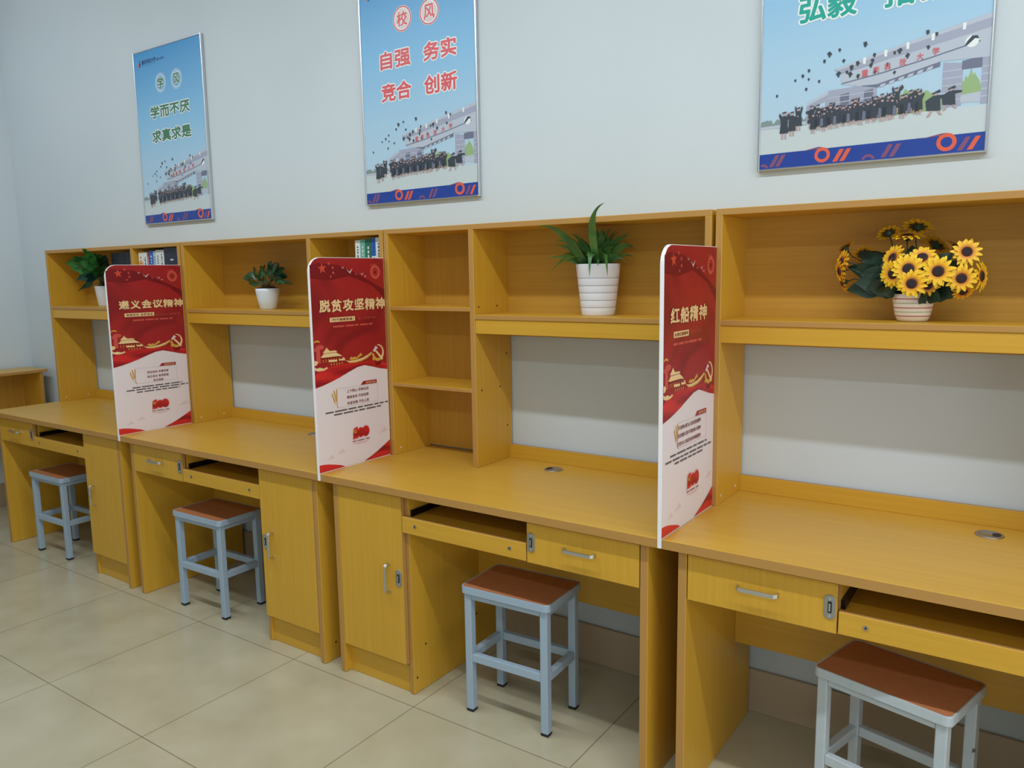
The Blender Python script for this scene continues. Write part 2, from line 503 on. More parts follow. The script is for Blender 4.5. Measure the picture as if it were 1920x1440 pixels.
class Art:
    """flat print: (s,t) in 0..1 across the sheet, layers 0.2 mm apart"""
    def __init__(s, fn, w, h):
        s.fn, s.w, s.h, s.mb, s.jit = fn, w, h, MB(), 0.0
    def P(s, u, v, layer):
        return s.fn(u, v, (layer + s.jit) * .0002)
    def nudge(s):
        s.jit = (s.jit + .05) % .9
    def poly(s, pts, m, layer):
        s.nudge()
        a = sum(p[0] * q[1] - q[0] * p[1] for p, q in zip(pts, pts[1:] + pts[:1]))
        if a < 0: pts = pts[::-1]
        s.mb.add([s.P(u, v, layer) for u, v in pts], [tuple(range(len(pts)))], m)
    def quads(s, A, B, m, layer):
        """strip between two polylines"""
        s.nudge()
        n = len(A)
        vs = [s.P(u, v, layer) for u, v in A] + [s.P(u, v, layer) for u, v in B]
        s.mb.add(vs, [(i, i + 1, n + i + 1, n + i) for i in range(n - 1)], m)
    def ell(s, c, ru, rv, m, layer, n=24):
        s.poly([(c[0] + ru * math.cos(2 * math.pi * k / n), c[1] + rv * math.sin(2 * math.pi * k / n)) for k in range(n)], m, layer)
    def ring(s, c, ru, rv, wu, m, layer, n=32, a0=0, a1=2 * math.pi):
        wv = wu * s.w / s.h
        A = []; B = []
        for k in range(n + 1):
            a = a0 + (a1 - a0) * k / n
            A.append((c[0] + ru * math.cos(a), c[1] + rv * math.sin(a)))
            B.append((c[0] + (ru - wu) * math.cos(a), c[1] + (rv - wv) * math.sin(a)))
        s.quads(A, B, m, layer)
    def line(s, pts, wid, m, layer):
        """polyline of width wid metres"""
        A = []; B = []
        for i, p in enumerate(pts):
            q0 = pts[max(i - 1, 0)]; q1 = pts[min(i + 1, len(pts) - 1)]
            dx, dy = (q1[0] - q0[0]) * s.w, (q1[1] - q0[1]) * s.h
            L = math.hypot(dx, dy) or 1
            nx, ny = -dy / L * wid / 2, dx / L * wid / 2
            A.append((p[0] + nx / s.w, p[1] + ny / s.h)); B.append((p[0] - nx / s.w, p[1] - ny / s.h))
        s.quads(A, B, m, layer)
    def star(s, c, r, m, layer, rot=0.0):
        pts = []
        for k in range(10):
            a = math.pi / 2 + rot + k * math.pi / 5
            q = r if k % 2 == 0 else r * .40
            pts.append((c[0] + q * math.cos(a) / s.w, c[1] + q * math.sin(a) / s.h))
        s.poly(pts, m, layer)
    def text(s, body, x0, x1, y0, y1, m, layer, bold=0.0, spacing=1.0, outline=None, brush=0.0, slope=0.0):
        """fit the text's box to x0..x1, y0..y1; bold/outline = (radius m, material) dilation"""
        V, F = glyphs(body, spacing)
        ax, bx = min(v[0] for v in V), max(v[0] for v in V)
        ay, by = min(v[1] for v in V), max(v[1] for v in V)
        s.jit = 0.0
        def put(mm, rad, ly, n):
            offs = [(0, 0)] + ([(rad * math.cos(2 * math.pi * k / n), rad * math.sin(2 * math.pi * k / n)) for k in range(n)] if rad > 0 else [])
            for q, (ox, oy) in enumerate(offs):
                vs = []
                for a, c in V:
                    u = x0 + (a - ax) / (bx - ax) * (x1 - x0)
                    v = y0 + (c - ay) / (by - ay) * (y1 - y0) + slope * (u - x0)
                    if brush:
                        u += brush / s.w * pnoise(Vector((a * 3.1, c * 3.1, 0.3)))
                        v += brush / s.h * pnoise(Vector((a * 3.1, c * 3.1, 7.7)))
                    vs.append(s.P(u + ox / s.w, v + oy / s.h, ly + .07 * q))
                s.mb.add(vs, F, mm)
        if outline:
            put(outline[1], outline[0] + bold, layer, 12)
        put(m, bold, layer + 1, 8)

def rows_of_marks(A, y, x0, x1, h, m, layer, seed, slope=0.0):
    """a line of small print: word groups too fine to read"""
    rnd = random.Random(seed)
    u = x0
    while u < x1 - .01:
        L = min(rnd.uniform(.05, .17), x1 - u)
        A.poly([(u, y + slope * (u - x0)), (u + L, y + slope * (u + L - x0)), (u + L, y + h + slope * (u + L - x0)), (u, y + h + slope * (u - x0))], m, layer)
        u += L + rnd.uniform(.012, .022)

# ------------------------------------------------------------------ red divider panels
PRED = mat('printed_red', (176, 32, 38), 0.42)
n, l, bs = nodes(PRED)
tc = n.new('ShaderNodeTexCoord')
mp = n.new('ShaderNodeMapping'); mp.inputs['Scale'].default_value = (1, 3.0, 4.5); mp.inputs['Rotation'].default_value = (.35, 0, 0)
l.new(tc.outputs['Object'], mp.inputs['Vector'])
nz = n.new('ShaderNodeTexNoise'); nz.inputs['Scale'].default_value = 1.15; nz.inputs['Detail'].default_value = 2; nz.inputs['Distortion'].default_value = .9
l.new(mp.outputs[0], nz.inputs['Vector'])
r = ramp(n, [(0.34, (136, 26, 32)), (0.5, (166, 36, 38)), (0.68, (156, 32, 36))])
l.new(nz.outputs['Fac'], r.inputs['Fac']); l.new(r.outputs[0], bs.inputs['Base Color'])
PRED2 = mat('printed_bright_red', (214, 44, 44), 0.42)
n, l, bs = nodes(PRED2)
tc = n.new('ShaderNodeTexCoord')
mp = n.new('ShaderNodeMapping'); mp.inputs['Scale'].default_value = (1, 4, 22); mp.inputs['Rotation'].default_value = (.55, 0, 0)
l.new(tc.outputs['Object'], mp.inputs['Vector'])
nz = n.new('ShaderNodeTexNoise'); nz.inputs['Scale'].default_value = 1.0; nz.inputs['Detail'].default_value = 1.5
l.new(mp.outputs[0], nz.inputs['Vector'])
r = ramp(n, [(0.32, (150, 22, 32)), (0.47, (212, 42, 42)), (0.7, (222, 52, 46))])
l.new(nz.outputs['Fac'], r.inputs['Fac']); l.new(r.outputs[0], bs.inputs['Base Color'])
PDARK = mat('printed_dark_red', (122, 18, 28), 0.42)
PWHITE = mat('printed_white', (236, 226, 232), 0.42)
PGOLD = mat('printed_gold', (240, 208, 152), 0.42)
PGOLD2 = mat('printed_deep_gold', (214, 172, 70), 0.42)
PFAINT = mat('printed_faint_red', (206, 84, 74), 0.42)
PINK = mat('printed_pale_pink', (226, 208, 212), 0.42)
PTXT = mat('printed_grey_text', (96, 88, 92), 0.42)
PMAR = mat('printed_maroon_text', (140, 84, 84), 0.42)
PWHEAT = mat('printed_wheat', (206, 160, 76), 0.42)
PHAIR = mat('printed_hairline', (176, 160, 164), 0.42)
PORANGE = mat('printed_star_orange', (206, 74, 52), 0.42)
BOARD = mat('white_foam_board', (240, 238, 242), 0.4)

def divider(xc, label, title, tbox, box, boxrect, side, siderect, lines, lrects, prows):
    """printed board standing between two worktops; s runs from the front edge to the wall side"""
    root = thing('divider_panel', label, 'divider panel', (xc, -.415, HB), 'red printed divider panels')
    t, y0, y1, z0, z1, rr = .0115, -.603, -.2305, .7345, 1.540, .052
    outline = [(y0, z0), (y1, z0), (y1, z1)]
    for k in range(9):
        a = math.pi / 2 + math.pi / 2 * k / 8
        outline.append((y0 + rr + rr * math.cos(a), z1 - rr + rr * math.sin(a)))
    N = len(outline)
    mb = MB()
    vs = [(xc - t / 2, y, z) for y, z in outline] + [(xc + t / 2, y, z) for y, z in outline]
    mb.add(vs, [tuple(range(N))[::-1], tuple(range(N, 2 * N))] + [(k, (k + 1) % N, N + (k + 1) % N, N + k) for k in range(N)], BOARD)
    mb.build('board', root, .0008)
    YW, ZW, B0 = .376, .785, .755
    A = Art(lambda s, v, d: (xc + t / 2 + .0002 + d, -.603 + s * YW, B0 + v * ZW), YW, ZW)
    S_ = lambda y: (y + .603) / YW
    T_ = lambda z: (z - B0) / ZW
    base = [(S_(y), T_(z)) for y, z in outline]
    eps = .004
    base = [(min(max(u, eps), .987), v - (.002 if v > .99 else 0)) for u, v in base]
    top = [(u, v) for u, v in base if v > .1]
    wave = [(eps, .404), (.1, .412), (.2, .423), (.316, .438), (.44, .458), (.564, .476), (.61, .4805), (.644, .481), (.69, .478), (.76, .469), (.87, .455), (.987, .444)]
    A.poly(wave + top[:1] + top[1:], PRED, 0)
    A.poly([(eps, T_(z0)), (.987, T_(z0))] + wave[::-1], PWHITE, 0)
    # bright ribbon of cloth above the white field
    hi = [(eps, .468), (.1, .487), (.2, .497), (.29, .502), (.45, .503), (.6, .499), (.69, .5), (.78, .503), (.9, .488), (.987, .478)]
    lo = [(eps, .404), (.1, .412), (.2, .423), (.316, .438), (.44, .458), (.564, .476), (.66, .4805), (.76, .469), (.87, .455), (.987, .444)]
    A.quads(hi[::-1], lo[::-1], PRED2, 1)
    A.quads([(u, v + .0025) for u, v in lo], [(u, v - .0015) for u, v in lo], PWHITE, 2)
    # darker swag of cloth at the top
    A.poly([(eps, .965), (.1, .975), (.35, .966), (.55, .935), (.8, .885), (.987, .845), (.987, .80), (.8, .87), (.5, .915), (.25, .895), (eps, .905)], PDARK, 1)
    # stars, birds, medal
    A.star((.157, .95), .021, PORANGE, 2, .1)
    for c_, rr_ in (((.242, .972), .0075), ((.29, .953), .0075), ((.295, .93), .0075), ((.261, .913), .006)):
        A.star(c_, rr_, PFAINT, 2, .4)
    def bird(u, v, k):
        A.poly([(u - .046 * k, v + .013 * k), (u, v - .0005), (u - .002, v - .005 * k)], PINK, 2)
        A.poly([(u, v), (u + .042 * k, v + .016 * k), (u + .012 * k, v - .004 * k)], PINK, 2)
        A.poly([(u - .006 * k, v), (u + .012 * k, v - .006 * k), (u + .002 * k, v - .009 * k)], PINK, 2)
    bird(.508, .934, 1); bird(.418, .952, .45); bird(.675, .922, .55); bird(.718, .911, .45); bird(.59, .922, .25)
    A.ring((.862, .932), .07, .034, .03, PFAINT, 2)
    A.ring((.862, .932), .028, .0135, .008, PORANGE, 3)
    A.star((.862, .931), .008, PDARK, 3)
    for k in range(3):
        A.line([(.79 + .03 * k, .962 + .004 * k), (.82 + .035 * k, .966 + .002 * k)], .002, PFAINT, 2)
    # calligraphic title
    A.text(title, *tbox, PGOLD, 4, bold=.0016, spacing=1.12, outline=(.0016, PDARK), brush=.0035)
    # gold slip with its caption and the captions beside and under it
    x0, x1, a0, a1 = boxrect
    A.poly([(x0, a0), (x1, a0), (x1, a1), (x0, a1)], PGOLD, 3)
    A.text(box, x0 + .018, x1 - .018, a0 + .004, a1 - .004, PDARK, 4, bold=.0002, spacing=1.1)
    A.text(side, *siderect, PFAINT, 3, spacing=1.2)
    mid = (x0 + siderect[1]) / 2
    yy = a0 - .026
    rows_of_marks(A, yy, mid - .27, mid + .26, .0085, PFAINT, 3, len(title))
    # ornamental column and palace gate
    A.ring((.045, .613), .04, .012, .014, PGOLD2, 3, a0=.2, a1=2.9)
    A.poly([(.03, .52), (.085, .52), (.078, .60), (.036, .60)], PFAINT, 2)
    A.ell((.085, .592), .05, .011, PFAINT, 2); A.ell((.04, .583), .036, .009, PFAINT, 2)
    A.poly([(eps, .535), (.04, .530), (.05, .522), (.03, .512), (eps, .510)], PGOLD, 4)
    A.poly([(eps, .505), (.03, .497), (.07, .500), (.12, .493), (.155, .499), (.17, .492), (.12, .484), (.05, .483), (eps, .490)], PGOLD, 4)
    A.poly([(.155, .583), (.163, .590), (.172, .583), (.205, .571), (.27, .571), (.30, .566), (.285, .563), (.13, .563), (.115, .566)], PGOLD, 4)
    A.poly([(.125, .561), (.285, .561), (.345, .546), (.36, .540), (.30, .543), (.12, .543), (.085, .545)], PGOLD, 4)
    A.poly([(.10, .541), (.33, .541), (.33, .536), (.10, .536)], PDARK, 3)
    for k in range(7):
        u = .112 + .034 * k
        A.poly([(u, .536), (u + .006, .536), (u + .006, .521), (u, .521)], PGOLD2, 4)
    A.poly([(.186, .530), (.292, .527), (.292, .518), (.186, .520)], PGOLD, 5)
    A.poly([(.315, .529), (.395, .527), (.395, .519), (.315, .521)], PGOLD, 5)
    A.poly([(.37, .536), (.385, .531), (.405, .528), (.36, .529)], PGOLD, 5)
    for k in range(5):
        A.poly([(.21 + .035 * k, .512), (.222 + .035 * k, .512), (.220 + .035 * k, .503), (.212 + .035 * k, .503)], PGOLD2, 4)
    # gold ribbon running to the emblem, with a great-wall ridge on it
    A.poly([(.40, .520), (.44, .513), (.53, .512), (.62, .517), (.70, .528), (.772, .545), (.765, .532), (.70, .515), (.62, .505), (.53, .501), (.45, .504)], PGOLD2, 3)
    A.poly([(.40, .520), (.44, .514), (.53, .5135), (.62, .519), (.70, .530), (.772, .545), (.70, .523), (.62, .511), (.53, .506), (.45, .507)], PGOLD, 4)
    A.poly([(.45, .521), (.47, .528), (.485, .533), (.50, .526), (.53, .531), (.55, .525), (.58, .534), (.60, .541), (.625, .546), (.62, .537), (.64, .534), (.60, .528), (.56, .518), (.50, .516)], PGOLD2, 3)
    # hammer and sickle
    c = (.856, .536); cu = .074; cv = cu * YW / ZW
    def E(a, ro):
        return (c[0] + cu * ro * math.cos(a), c[1] + cv * ro * math.sin(a))
    n_ = 26
    outer = []; inner = []
    for k in range(n_ + 1):
        a = math.radians(95 - 275 * k / n_)
        f = k / n_
        wid = .06 + .34 * math.sin(math.pi * min(1, f * .62 + .05))
        outer.append(E(a, 1.16)); inner.append((c[0] + cu * (1.16 - wid) * math.cos(a), c[1] + cv * (1.16 - wid) * math.sin(a)))
    A.quads(outer[:n_ // 2 + 2], inner[:n_ // 2 + 2], PGOLD, 5)
    A.quads(outer[n_ // 2 + 1:], inner[n_ // 2 + 1:], PGOLD2, 5)
    def Q(x, y):
        return (c[0] + cu * x, c[1] + cv * y)
    A.poly([Q(-1.0, .35), Q(-.42, .98), Q(-.02, .70), Q(-.2, .48), Q(-.32, .56), Q(-.72, .12)], PINK, 7)
    A.poly([Q(-.46, .52), Q(-.18, .26), Q(.98, -.86), Q(.72, -1.12), Q(-.62, .30)][:5], PGOLD, 6)
    A.poly([Q(-1.18, -.78), Q(-.92, -.52), Q(-.66, -.80), Q(-.95, -1.08)], PGOLD2, 6)
    A.poly([Q(-.7, -1.25), Q(.7, -1.25), Q(.45, -1.75), Q(-.45, -1.75)], PDARK, 2)
    # white field: tag, frame, slogans, wheat
    A.poly([(.593, .389), (.632, .406), (.823, .405), (.823, .387)], PRED, 3)
    A.text('精神内涵', .665, .80, .3905, .4015, PGOLD, 4, spacing=1.05)
    fr = [(.27, .389), (.829, .385), (.829, .298), (.27, .298)]
    for p, q in zip(fr, fr[1:] + fr[:1]):
        A.line([p, q], .0007, PHAIR, 3)
    for ln, rc in zip(lines, lrects):
        A.text(ln, *rc, PMAR, 3, bold=.0003, spacing=1.05)
    for (u0, v0), (u1, v1) in (((.207, .365), (.245, .318)), ((.234, .378), (.262, .322)), ((.268, .381), (.264, .325))):
        for k in range(6):
            f = k / 5
            u, v = u0 + (u1 - u0) * f * .75, v0 + (v1 - v0) * f * .75
            A.ell((u, v), .0085, .0062, PWHEAT, 4, 8)
        A.line([(u0, v0 + .006), (u1, v1), (.272, .300)], .0011, PWHEAT, 3)
    A.line([(.264, .325), (.268, .311), (.279, .297)], .0018, PFAINT, 3)
    for k, (ya, xa, xb) in enumerate(prows):
        rows_of_marks(A, ya - .0035, xa, xb, .007, PTXT, 3, 11 + k)
    # centenary mark
    one = [(.462, .168), (.470, .182), (.500, .1875), (.528, .187), (.524, .160), (.522, .150), (.530, .133), (.456, .131)]
    for gm, gx, ly in ((PINK, .010, 5), (PRED2, 0, 7)):
        c0 = (sum(p[0] for p in one) / 8, sum(p[1] for p in one) / 8)
        A.poly([(c0[0] + (u - c0[0]) * (1 + gx * 20), c0[1] + (v - c0[1]) * (1 + gx * 16)) for u, v in one], gm, ly)
        A.ell((.565, .158), .050 + gx, .0245 + gx * .48, gm, ly)
        A.ell((.636, .159), .052 + gx, .0265 + gx * .48, gm, ly)
    A.ring((.569, .158), .030, .0155, .004, PRED, 9)
    A.ring((.638, .159), .032, .0175, .004, PRED, 9)
    A.line([(.505, .142), (.509, .172)], .0012, PRED, 9)
    A.ring((.490, .168), .019, .0095, .006, PGOLD2, 11, a0=-2.6, a1=1.5)
    A.line([(.474, .170), (.500, .161)], .0025, PGOLD2, 11); A.line([(.472, .165), (.483, .175)], .004, PGOLD2, 11)
    rows_of_marks(A, .1175, .452, .689, .0048, PMAR, 3, 31)
    A.line([(.452, .1105), (.689, .1105)], .0009, PFAINT, 3)
    A.line([(.50, .1045), (.65, .1045)], .0009, PFAINT, 3)
    # faint pink ridges and red corners
    for u, v, k in ((.16, .06, 1.0), (.30, .075, 1.2), (.90, .13, 1.2), (.98, .14, .6)):
        A.poly([(u - .06 * k, v), (u - .02 * k, v + .010 * k), (u + .01 * k, v + .022 * k), (u + .03 * k, v + .012 * k), (u + .05 * k, v + .004)], PINK, 1)
    zb = T_(.7625)
    A.poly([(.60, zb), (.657, .019), (.72, .029), (.79, .042), (.90, .066), (.987, .086), (.987, zb)], PRED2, 2)
    A.quads([(.60, zb + .003), (.657, .022), (.72, .032), (.79, .045), (.90, .069), (.987, .089)], [(.60, zb), (.657, .019), (.72, .029), (.79, .042), (.90, .066), (.987, .086)], PINK, 3)
    A.poly([(eps, zb), (.34, zb), (.28, .022), (.20, .032), (.13, .040), (.06, .045), (eps, .046)], PRED2, 2)
    A.mb.build('printed_face', root)
    return root

three = [(.40, .70, .362, .3765), (.40, .70, .333, .3475), (.40, .70, .304, .3185)]
divider(E1, 'red printed divider panel farthest left, beside the leafy pothos plant', '遵义会议精神', (.135, .985, .745, .792),
        '增强党性 坚定信念', (.195, .58, .697, .718), '独立自主 敢闯新路', (.605, .935, .697, .708),
        ['坚定信念 实事求是', '独立自主 敢闯新路', '民主团结'],
        [(.425, .714, .352, .366), (.425, .714, .326, .340), (.503, .635, .301, .315)],
        [(.276, .22, .90), (.262, .14, .975), (.247, .27, .855)])
divider(E2, 'red printed divider panel in the middle, beside the small potted ficus', '脱贫攻坚精神', (.10, .98, .752, .806),
        '〈时代楷模英雄〉', (.222, .553, .703, .724), '载入史册千秋', (.593, .84, .706, .718),
        ['上下同心 尽锐出战', '精准务实 开拓创新', '攻坚克难 不负人民'], three,
        [(.283, .112, .978), (.268, .221, .87)])
divider(E3, 'red printed divider panel farthest right, with the narrowest visible face', '红船精神', (.115, .785, .738, .790),
        '弘扬红船精神', (.173, .446, .688, .709), '走在时代前列', (.468, .70, .693, .708),
        ['开天辟地·敢为人先的首创精神', '坚定理想·百折不挠的奋斗精神', '立党为公·忠诚为民的奉献精神'],
        [(.262, .71, .362, .3765), (.262, .71, .334, .3485), (.262, .71, .305, .3195)],
        [(.281, .138, .843), (.264, .056, .939), (.249, .218, .758)])

# ------------------------------------------------------------------ framed posters on the wall
SKYP = mat('printed_sky', (140, 190, 222), 0.38)
n, l, bs = nodes(SKYP)
tc = n.new('ShaderNodeTexCoord')
sp = n.new('ShaderNodeSeparateXYZ')
l.new(tc.outputs['Object'], sp.inputs[0])
mr = n.new('ShaderNodeMapRange'); mr.inputs['From Min'].default_value = -.45; mr.inputs['From Max'].default_value = .45
l.new(sp.outputs['Z'], mr.inputs['Value'])
r = ramp(n, [(0.0, (190, 214, 230)), (0.35, (172, 208, 234)), (0.62, (134, 192, 232)), (1.0, (62, 150, 212))])
l.new(mr.outputs[0], r.inputs['Fac']); l.new(r.outputs[0], bs.inputs['Base Color'])
GND = mat('printed_plaza', (200, 212, 218), 0.38)
STONE = mat('printed_stone', (164, 170, 192), 0.38)
STONE_L = mat('printed_pale_stone', (186, 196, 212), 0.38)
STONE_D = mat('printed_dark_stone', (112, 118, 142), 0.38)
GOWN = mat('printed_gown', (60, 68, 80), 0.38)
SKIN = mat('printed_skin', (190, 160, 158), 0.38)
TREE = mat('printed_tree', (152, 182, 132), 0.38)
TREE2 = mat('printed_far_tree', (132, 150, 150), 0.38)
BLUE = mat('printed_blue_band', (32, 66, 158), 0.38)
CORAL = mat('printed_coral', (226, 98, 72), 0.38)
CORAL_D = mat('printed_dim_coral', (132, 82, 118), 0.38)
WHT = mat('printed_outline_white', (236, 242, 244), 0.38)
TGREEN = mat('printed_green_letters', (66, 122, 92), 0.38)
TRED = mat('printed_rose_letters', (222, 92, 100), 0.38)
TTEAL = mat('printed_teal_letters', (0, 164, 150), 0.38)
TLOGO = mat('printed_navy_letters', (36, 70, 124), 0.38)
STEELM = mat('printed_dark_gown', (46, 52, 64), 0.38)
SIGNR = mat('printed_sign_red', (206, 110, 116), 0.38)

def poster(x0, label, circ, words, color):
    w, h, z0 = .608, .900, 1.769
    root = thing('poster', label, 'poster', (x0 + w / 2, -.008, z0 + h / 2), 'framed posters on the back wall')
    mb = MB(); mb.box(x0 + .004, x0 + w - .004, -.0105, .003, z0 + .004, z0 + h - .004, BOARD); mb.build('backing_board', root)
    mb = MB(); fw = .0065
    mb.box(x0, x0 + fw, -.0145, .003, z0, z0 + h, ALU); mb.box(x0 + w - fw, x0 + w, -.0145, .003, z0, z0 + h, ALU)
    mb.box(x0 + fw, x0 + w - fw, -.0145, .003, z0, z0 + fw, ALU); mb.box(x0 + fw, x0 + w - fw, -.0145, .003, z0 + h - fw, z0 + h, ALU)
    mb.build('frame', root, .0015)
    A = Art(lambda s, v, d: (x0 + s * w, -.0108 - d, z0 + v * h), w, h)
    m0, m1 = .0110, .9890
    A.poly([(m0, .137), (m1, .137), (m1, .9925), (m0, .9925)], SKYP, 0)
    A.poly([(m0, .0075), (m1, .0075), (m1, .137), (m0, .137)], GND, 0)
    # distant trees, wall
    rnd = random.Random(5)
    tp = [(.99 * k / 22 * .22 + .014, .152 + rnd.uniform(0, .016)) for k in range(23)]
    A.poly([(m0, .137)] + tp + [(.234, .137)], TREE2, 1)
    A.poly([(m0, .137), (.236, .139), (.236, .150), (m0, .146)], STONE_L, 2)
    # green trees behind the gate
    def blob(u0, u1, v0, v1, nn, seed, m):
        q = random.Random(seed)
        A.poly([(u0, v0)] + [(u0 + (u1 - u0) * k / nn, v0 + (v1 - v0) * (.55 + .45 * math.sin(math.pi * k / nn)) * q.uniform(.8, 1.1)) for k in range(nn + 1)] + [(u1, v0)], m, 1)
    blob(.535, .82, .137, .205, 22, 3, TREE)
    blob(.882, .962, .15, .238, 12, 8, TREE)
    # campus gate: low wing, piers, beam, roof
    A.poly([(.232, .142), (.232, .206), (.33, .236), (.545, .240), (.545, .142)], STONE, 2)
    A.poly([(.232, .206), (.33, .236), (.33, .224), (.232, .196)], STONE_L, 3)
    A.poly([(.252, .17), (.318, .186), (.318, .202), (.252, .19)], SKYP, 3)
    A.poly([(.385, .15), (.425, .15), (.425, .222), (.385, .218)], STONE_D, 3)
    A.poly([(.49, .15), (.53, .15), (.53, .224), (.49, .22)], STONE_D, 3)
    for k in range(4):
        v = .158 + .018 * k
        A.poly([(.33, v), (.545, v + .004), (.545, v + .0065), (.33, v + .0025)], STONE_L, 3)
    A.poly([(.812, .140), (.812, .272), (.89, .262), (.89, .142)], STONE, 2)
    A.poly([(.962, .140), (.962, .276), (m1, .276), (m1, .140)], STONE, 2)
    for k in range(5):
        v = .160 + .021 * k
        A.poly([(.812, v), (.89, v), (.89, v + .003), (.812, v + .003)], STONE_L, 3)
        A.poly([(.962, v), (m1, v), (m1, v + .003), (.962, v + .003)], STONE_L, 3)
    A.poly([(.885, .244), (.962, .244), (.962, .276), (.885, .268)], STONE_D, 3)
    A.poly([(.886, .150), (.962, .146), (.962, .176), (.886, .172)], STONE_L, 3)
    A.poly([(.387, .250), (.387, .282), (m1, .352), (m1, .270), (.80, .276), (.545, .236), (.47, .236)], STONE_L, 4)
    A.poly([(.47, .238), (.545, .236), (.80, .276), (.80, .262), (.545, .226)], STONE_D, 4)
    for k in range(6):
        f = k / 6
        u = .56 + .23 * f
        v = .2335 + .036 * f
        A.poly([(u, v), (u + .022, v + .0035), (u + .016, v - .006), (u - .006, v - .009)], STONE_L, 5)
    A.line([(.39, .252), (.56, .267), (.76, .291), (.95, .318)], .0035, STONE_D, 5)
    A.poly([(.355, .300), (.66, .346), (m1, .392), (m1, .352), (.69, .316), (.385, .284), (.37, .284)], STONE, 5)
    A.poly([(.355, .300), (.66, .346), (m1, .392), (m1, .378), (.66, .336), (.37, .294)], STONE_L, 6)
    for u in (.48, .57, .66, .76, .88):
        v = .268 + (u - .39) * .135 + .022
        A.poly([(u, v), (u + .012, v), (u + .012, v + .02), (u, v + .019)], WHT, 7)
    for ch, (u, v) in zip('重庆科技大学', ((.49, .274), (.538, .279), (.587, .283), (.649, .291), (.718, .299), (.78, .308))):
        A.text(ch, u - .013, u + .013, v - .010, v + .010, SIGNR, 7, bold=.0006)
    A.ell((.918, .320), .026, .017, WHT, 7, 18)
    A.poly([(.892, .312), (.90, .322), (.918, .336), (.938, .334), (.944, .325), (.928, .327), (.912, .317), (.90, .310)], GOWN, 8)
    # flying caps
    for i, (u, v) in enumerate([(.487, .362), (.375, .357), (.33, .349), (.308, .33), (.395, .322), (.238, .308), (.21, .294), (.175, .283), (.238, .281), (.287, .27), (.228, .251), (.089, .242), (.744, .367), (.78, .357), (.613, .322), (.634, .326), (.528, .325), (.521, .309), (.585, .291), (.457, .308), (.431, .298), (.411, .286), (.374, .284), (.426, .278), (.649, .217), (.749, .323), (.667, .308), (.534, .277), (.616, .264), (.461, .269), (.515, .296)]):
        q = random.Random(i); k = (.0055 if u < .3 else .0075) * q.uniform(.7, 1.25); a0 = q.uniform(0, 1.5)
        A.poly([(u + k * 1.35 * math.cos(a0 + a), v + k * .9 * math.sin(a0 + a)) for a in (0, 1.35, 3.1, 4.6)], GOWN, 8)
        A.poly([(u - k * .5, v - k * .3), (u + k * .5, v - k * .3), (u + k * .4, v - k * 1.1), (u - k * .4, v - k * 1.1)], GOWN, 9)
    # graduates in gowns, arms up
    def grad(u, v, hh, q, pose=0, ly=9):
        ww = hh * .30
        A.poly([(u - ww * .42, v), (u - ww * .16, v), (u - ww * .16, v + hh * .3), (u - ww * .36, v + hh * .3)], SKIN, ly)
        A.poly([(u + ww * .42, v), (u + ww * .16, v), (u + ww * .16, v + hh * .3), (u + ww * .36, v + hh * .3)], SKIN, ly)
        A.poly([(u - ww * .75, v + hh * .2), (u + ww * .75, v + hh * .2), (u + ww * .52, v + hh * .74), (u + ww * .15, v + hh * .82), (u - ww * .15, v + hh * .82), (u - ww * .52, v + hh * .74)], GOWN, ly + 1)
        A.ell((u, v + hh * .87), ww * .30, hh * .07, SKIN, ly + 1, 10)
        A.poly([(u - ww * .4, v + hh * .93), (u + ww * .35, v + hh * .96), (u + ww * .3, v + hh * .90), (u - ww * .32, v + hh * .89)], GOWN, ly + 2)
        for sg in (-1, 1):
            a = q.uniform(.15, .9)
            uu, vv = u + sg * ww * (.5 + .7 * a), v + hh * (1.08 - .4 * a)
            A.poly([(u + sg * ww * .3, v + hh * .76), (u + sg * ww * .5, v + hh * .58), (uu + sg * ww * .16, vv - hh * .06), (uu - sg * ww * .1, vv)], GOWN, ly + 1)
            A.ell((uu, vv), ww * .12, hh * .035, SKIN, ly + 2, 6)
    q = random.Random(14)
    for k in range(17):
        grad(.262 + .0285 * k + q.uniform(-.008, .008), .128 + .001 * k - .004 + q.uniform(-.006, .006), q.uniform(.056, .082), q, 0, 9)
    for k in range(18):
        grad(.268 + .0272 * k + q.uniform(-.009, .009), .112 + .0011 * k + q.uniform(-.004, .004), q.uniform(.058, .080), q, 0, 13)
    for k in range(15):
        u = .275 + .031 * k + q.uniform(-.008, .008)
        A.poly([(u - .008, .126 + .0009 * k), (u + .008, .128 + .0009 * k), (u + .006, .150 + .0012 * k), (u - .005, .152 + .0012 * k)], STONE_D if k % 2 else STEELM, 17)
    grad(.128, .100, .092, q, 0, 9); grad(.166, .107, .082, q, 0, 9); grad(.196, .122, .078, q, 0, 9)
    # two runners at the right
    for u, v, k in ((.785, .118, 1.0), (.845, .132, .9)):
        A.poly([(u - .03 * k, v), (u - .012 * k, v + .018 * k), (u - .002 * k, v + .022 * k), (u - .018 * k, v + .002)], SKIN, 9)
        A.poly([(u + .034 * k, v + .004), (u + .016 * k, v + .02 * k), (u + .006 * k, v + .024 * k), (u + .022 * k, v + .004)], SKIN, 9)
        A.poly([(u - .03 * k, v + .02 * k), (u + .026 * k, v + .016 * k), (u + .022 * k, v + .052 * k), (u + .052 * k, v + .054 * k), (u + .050 * k, v + .060 * k), (u + .012 * k, v + .062 * k), (u - .008 * k, v + .060 * k), (u - .036 * k, v + .048 * k)], GOWN, 10)
        A.ell((u + .004, v + .067 * k), .008 * k, .0065 * k, SKIN, 10, 10)
        A.poly([(u - .012 * k, v + .068 * k), (u + .02 * k, v + .078 * k), (u + .024 * k, v + .070 * k), (u - .004 * k, v + .066 * k)], GOWN, 11)
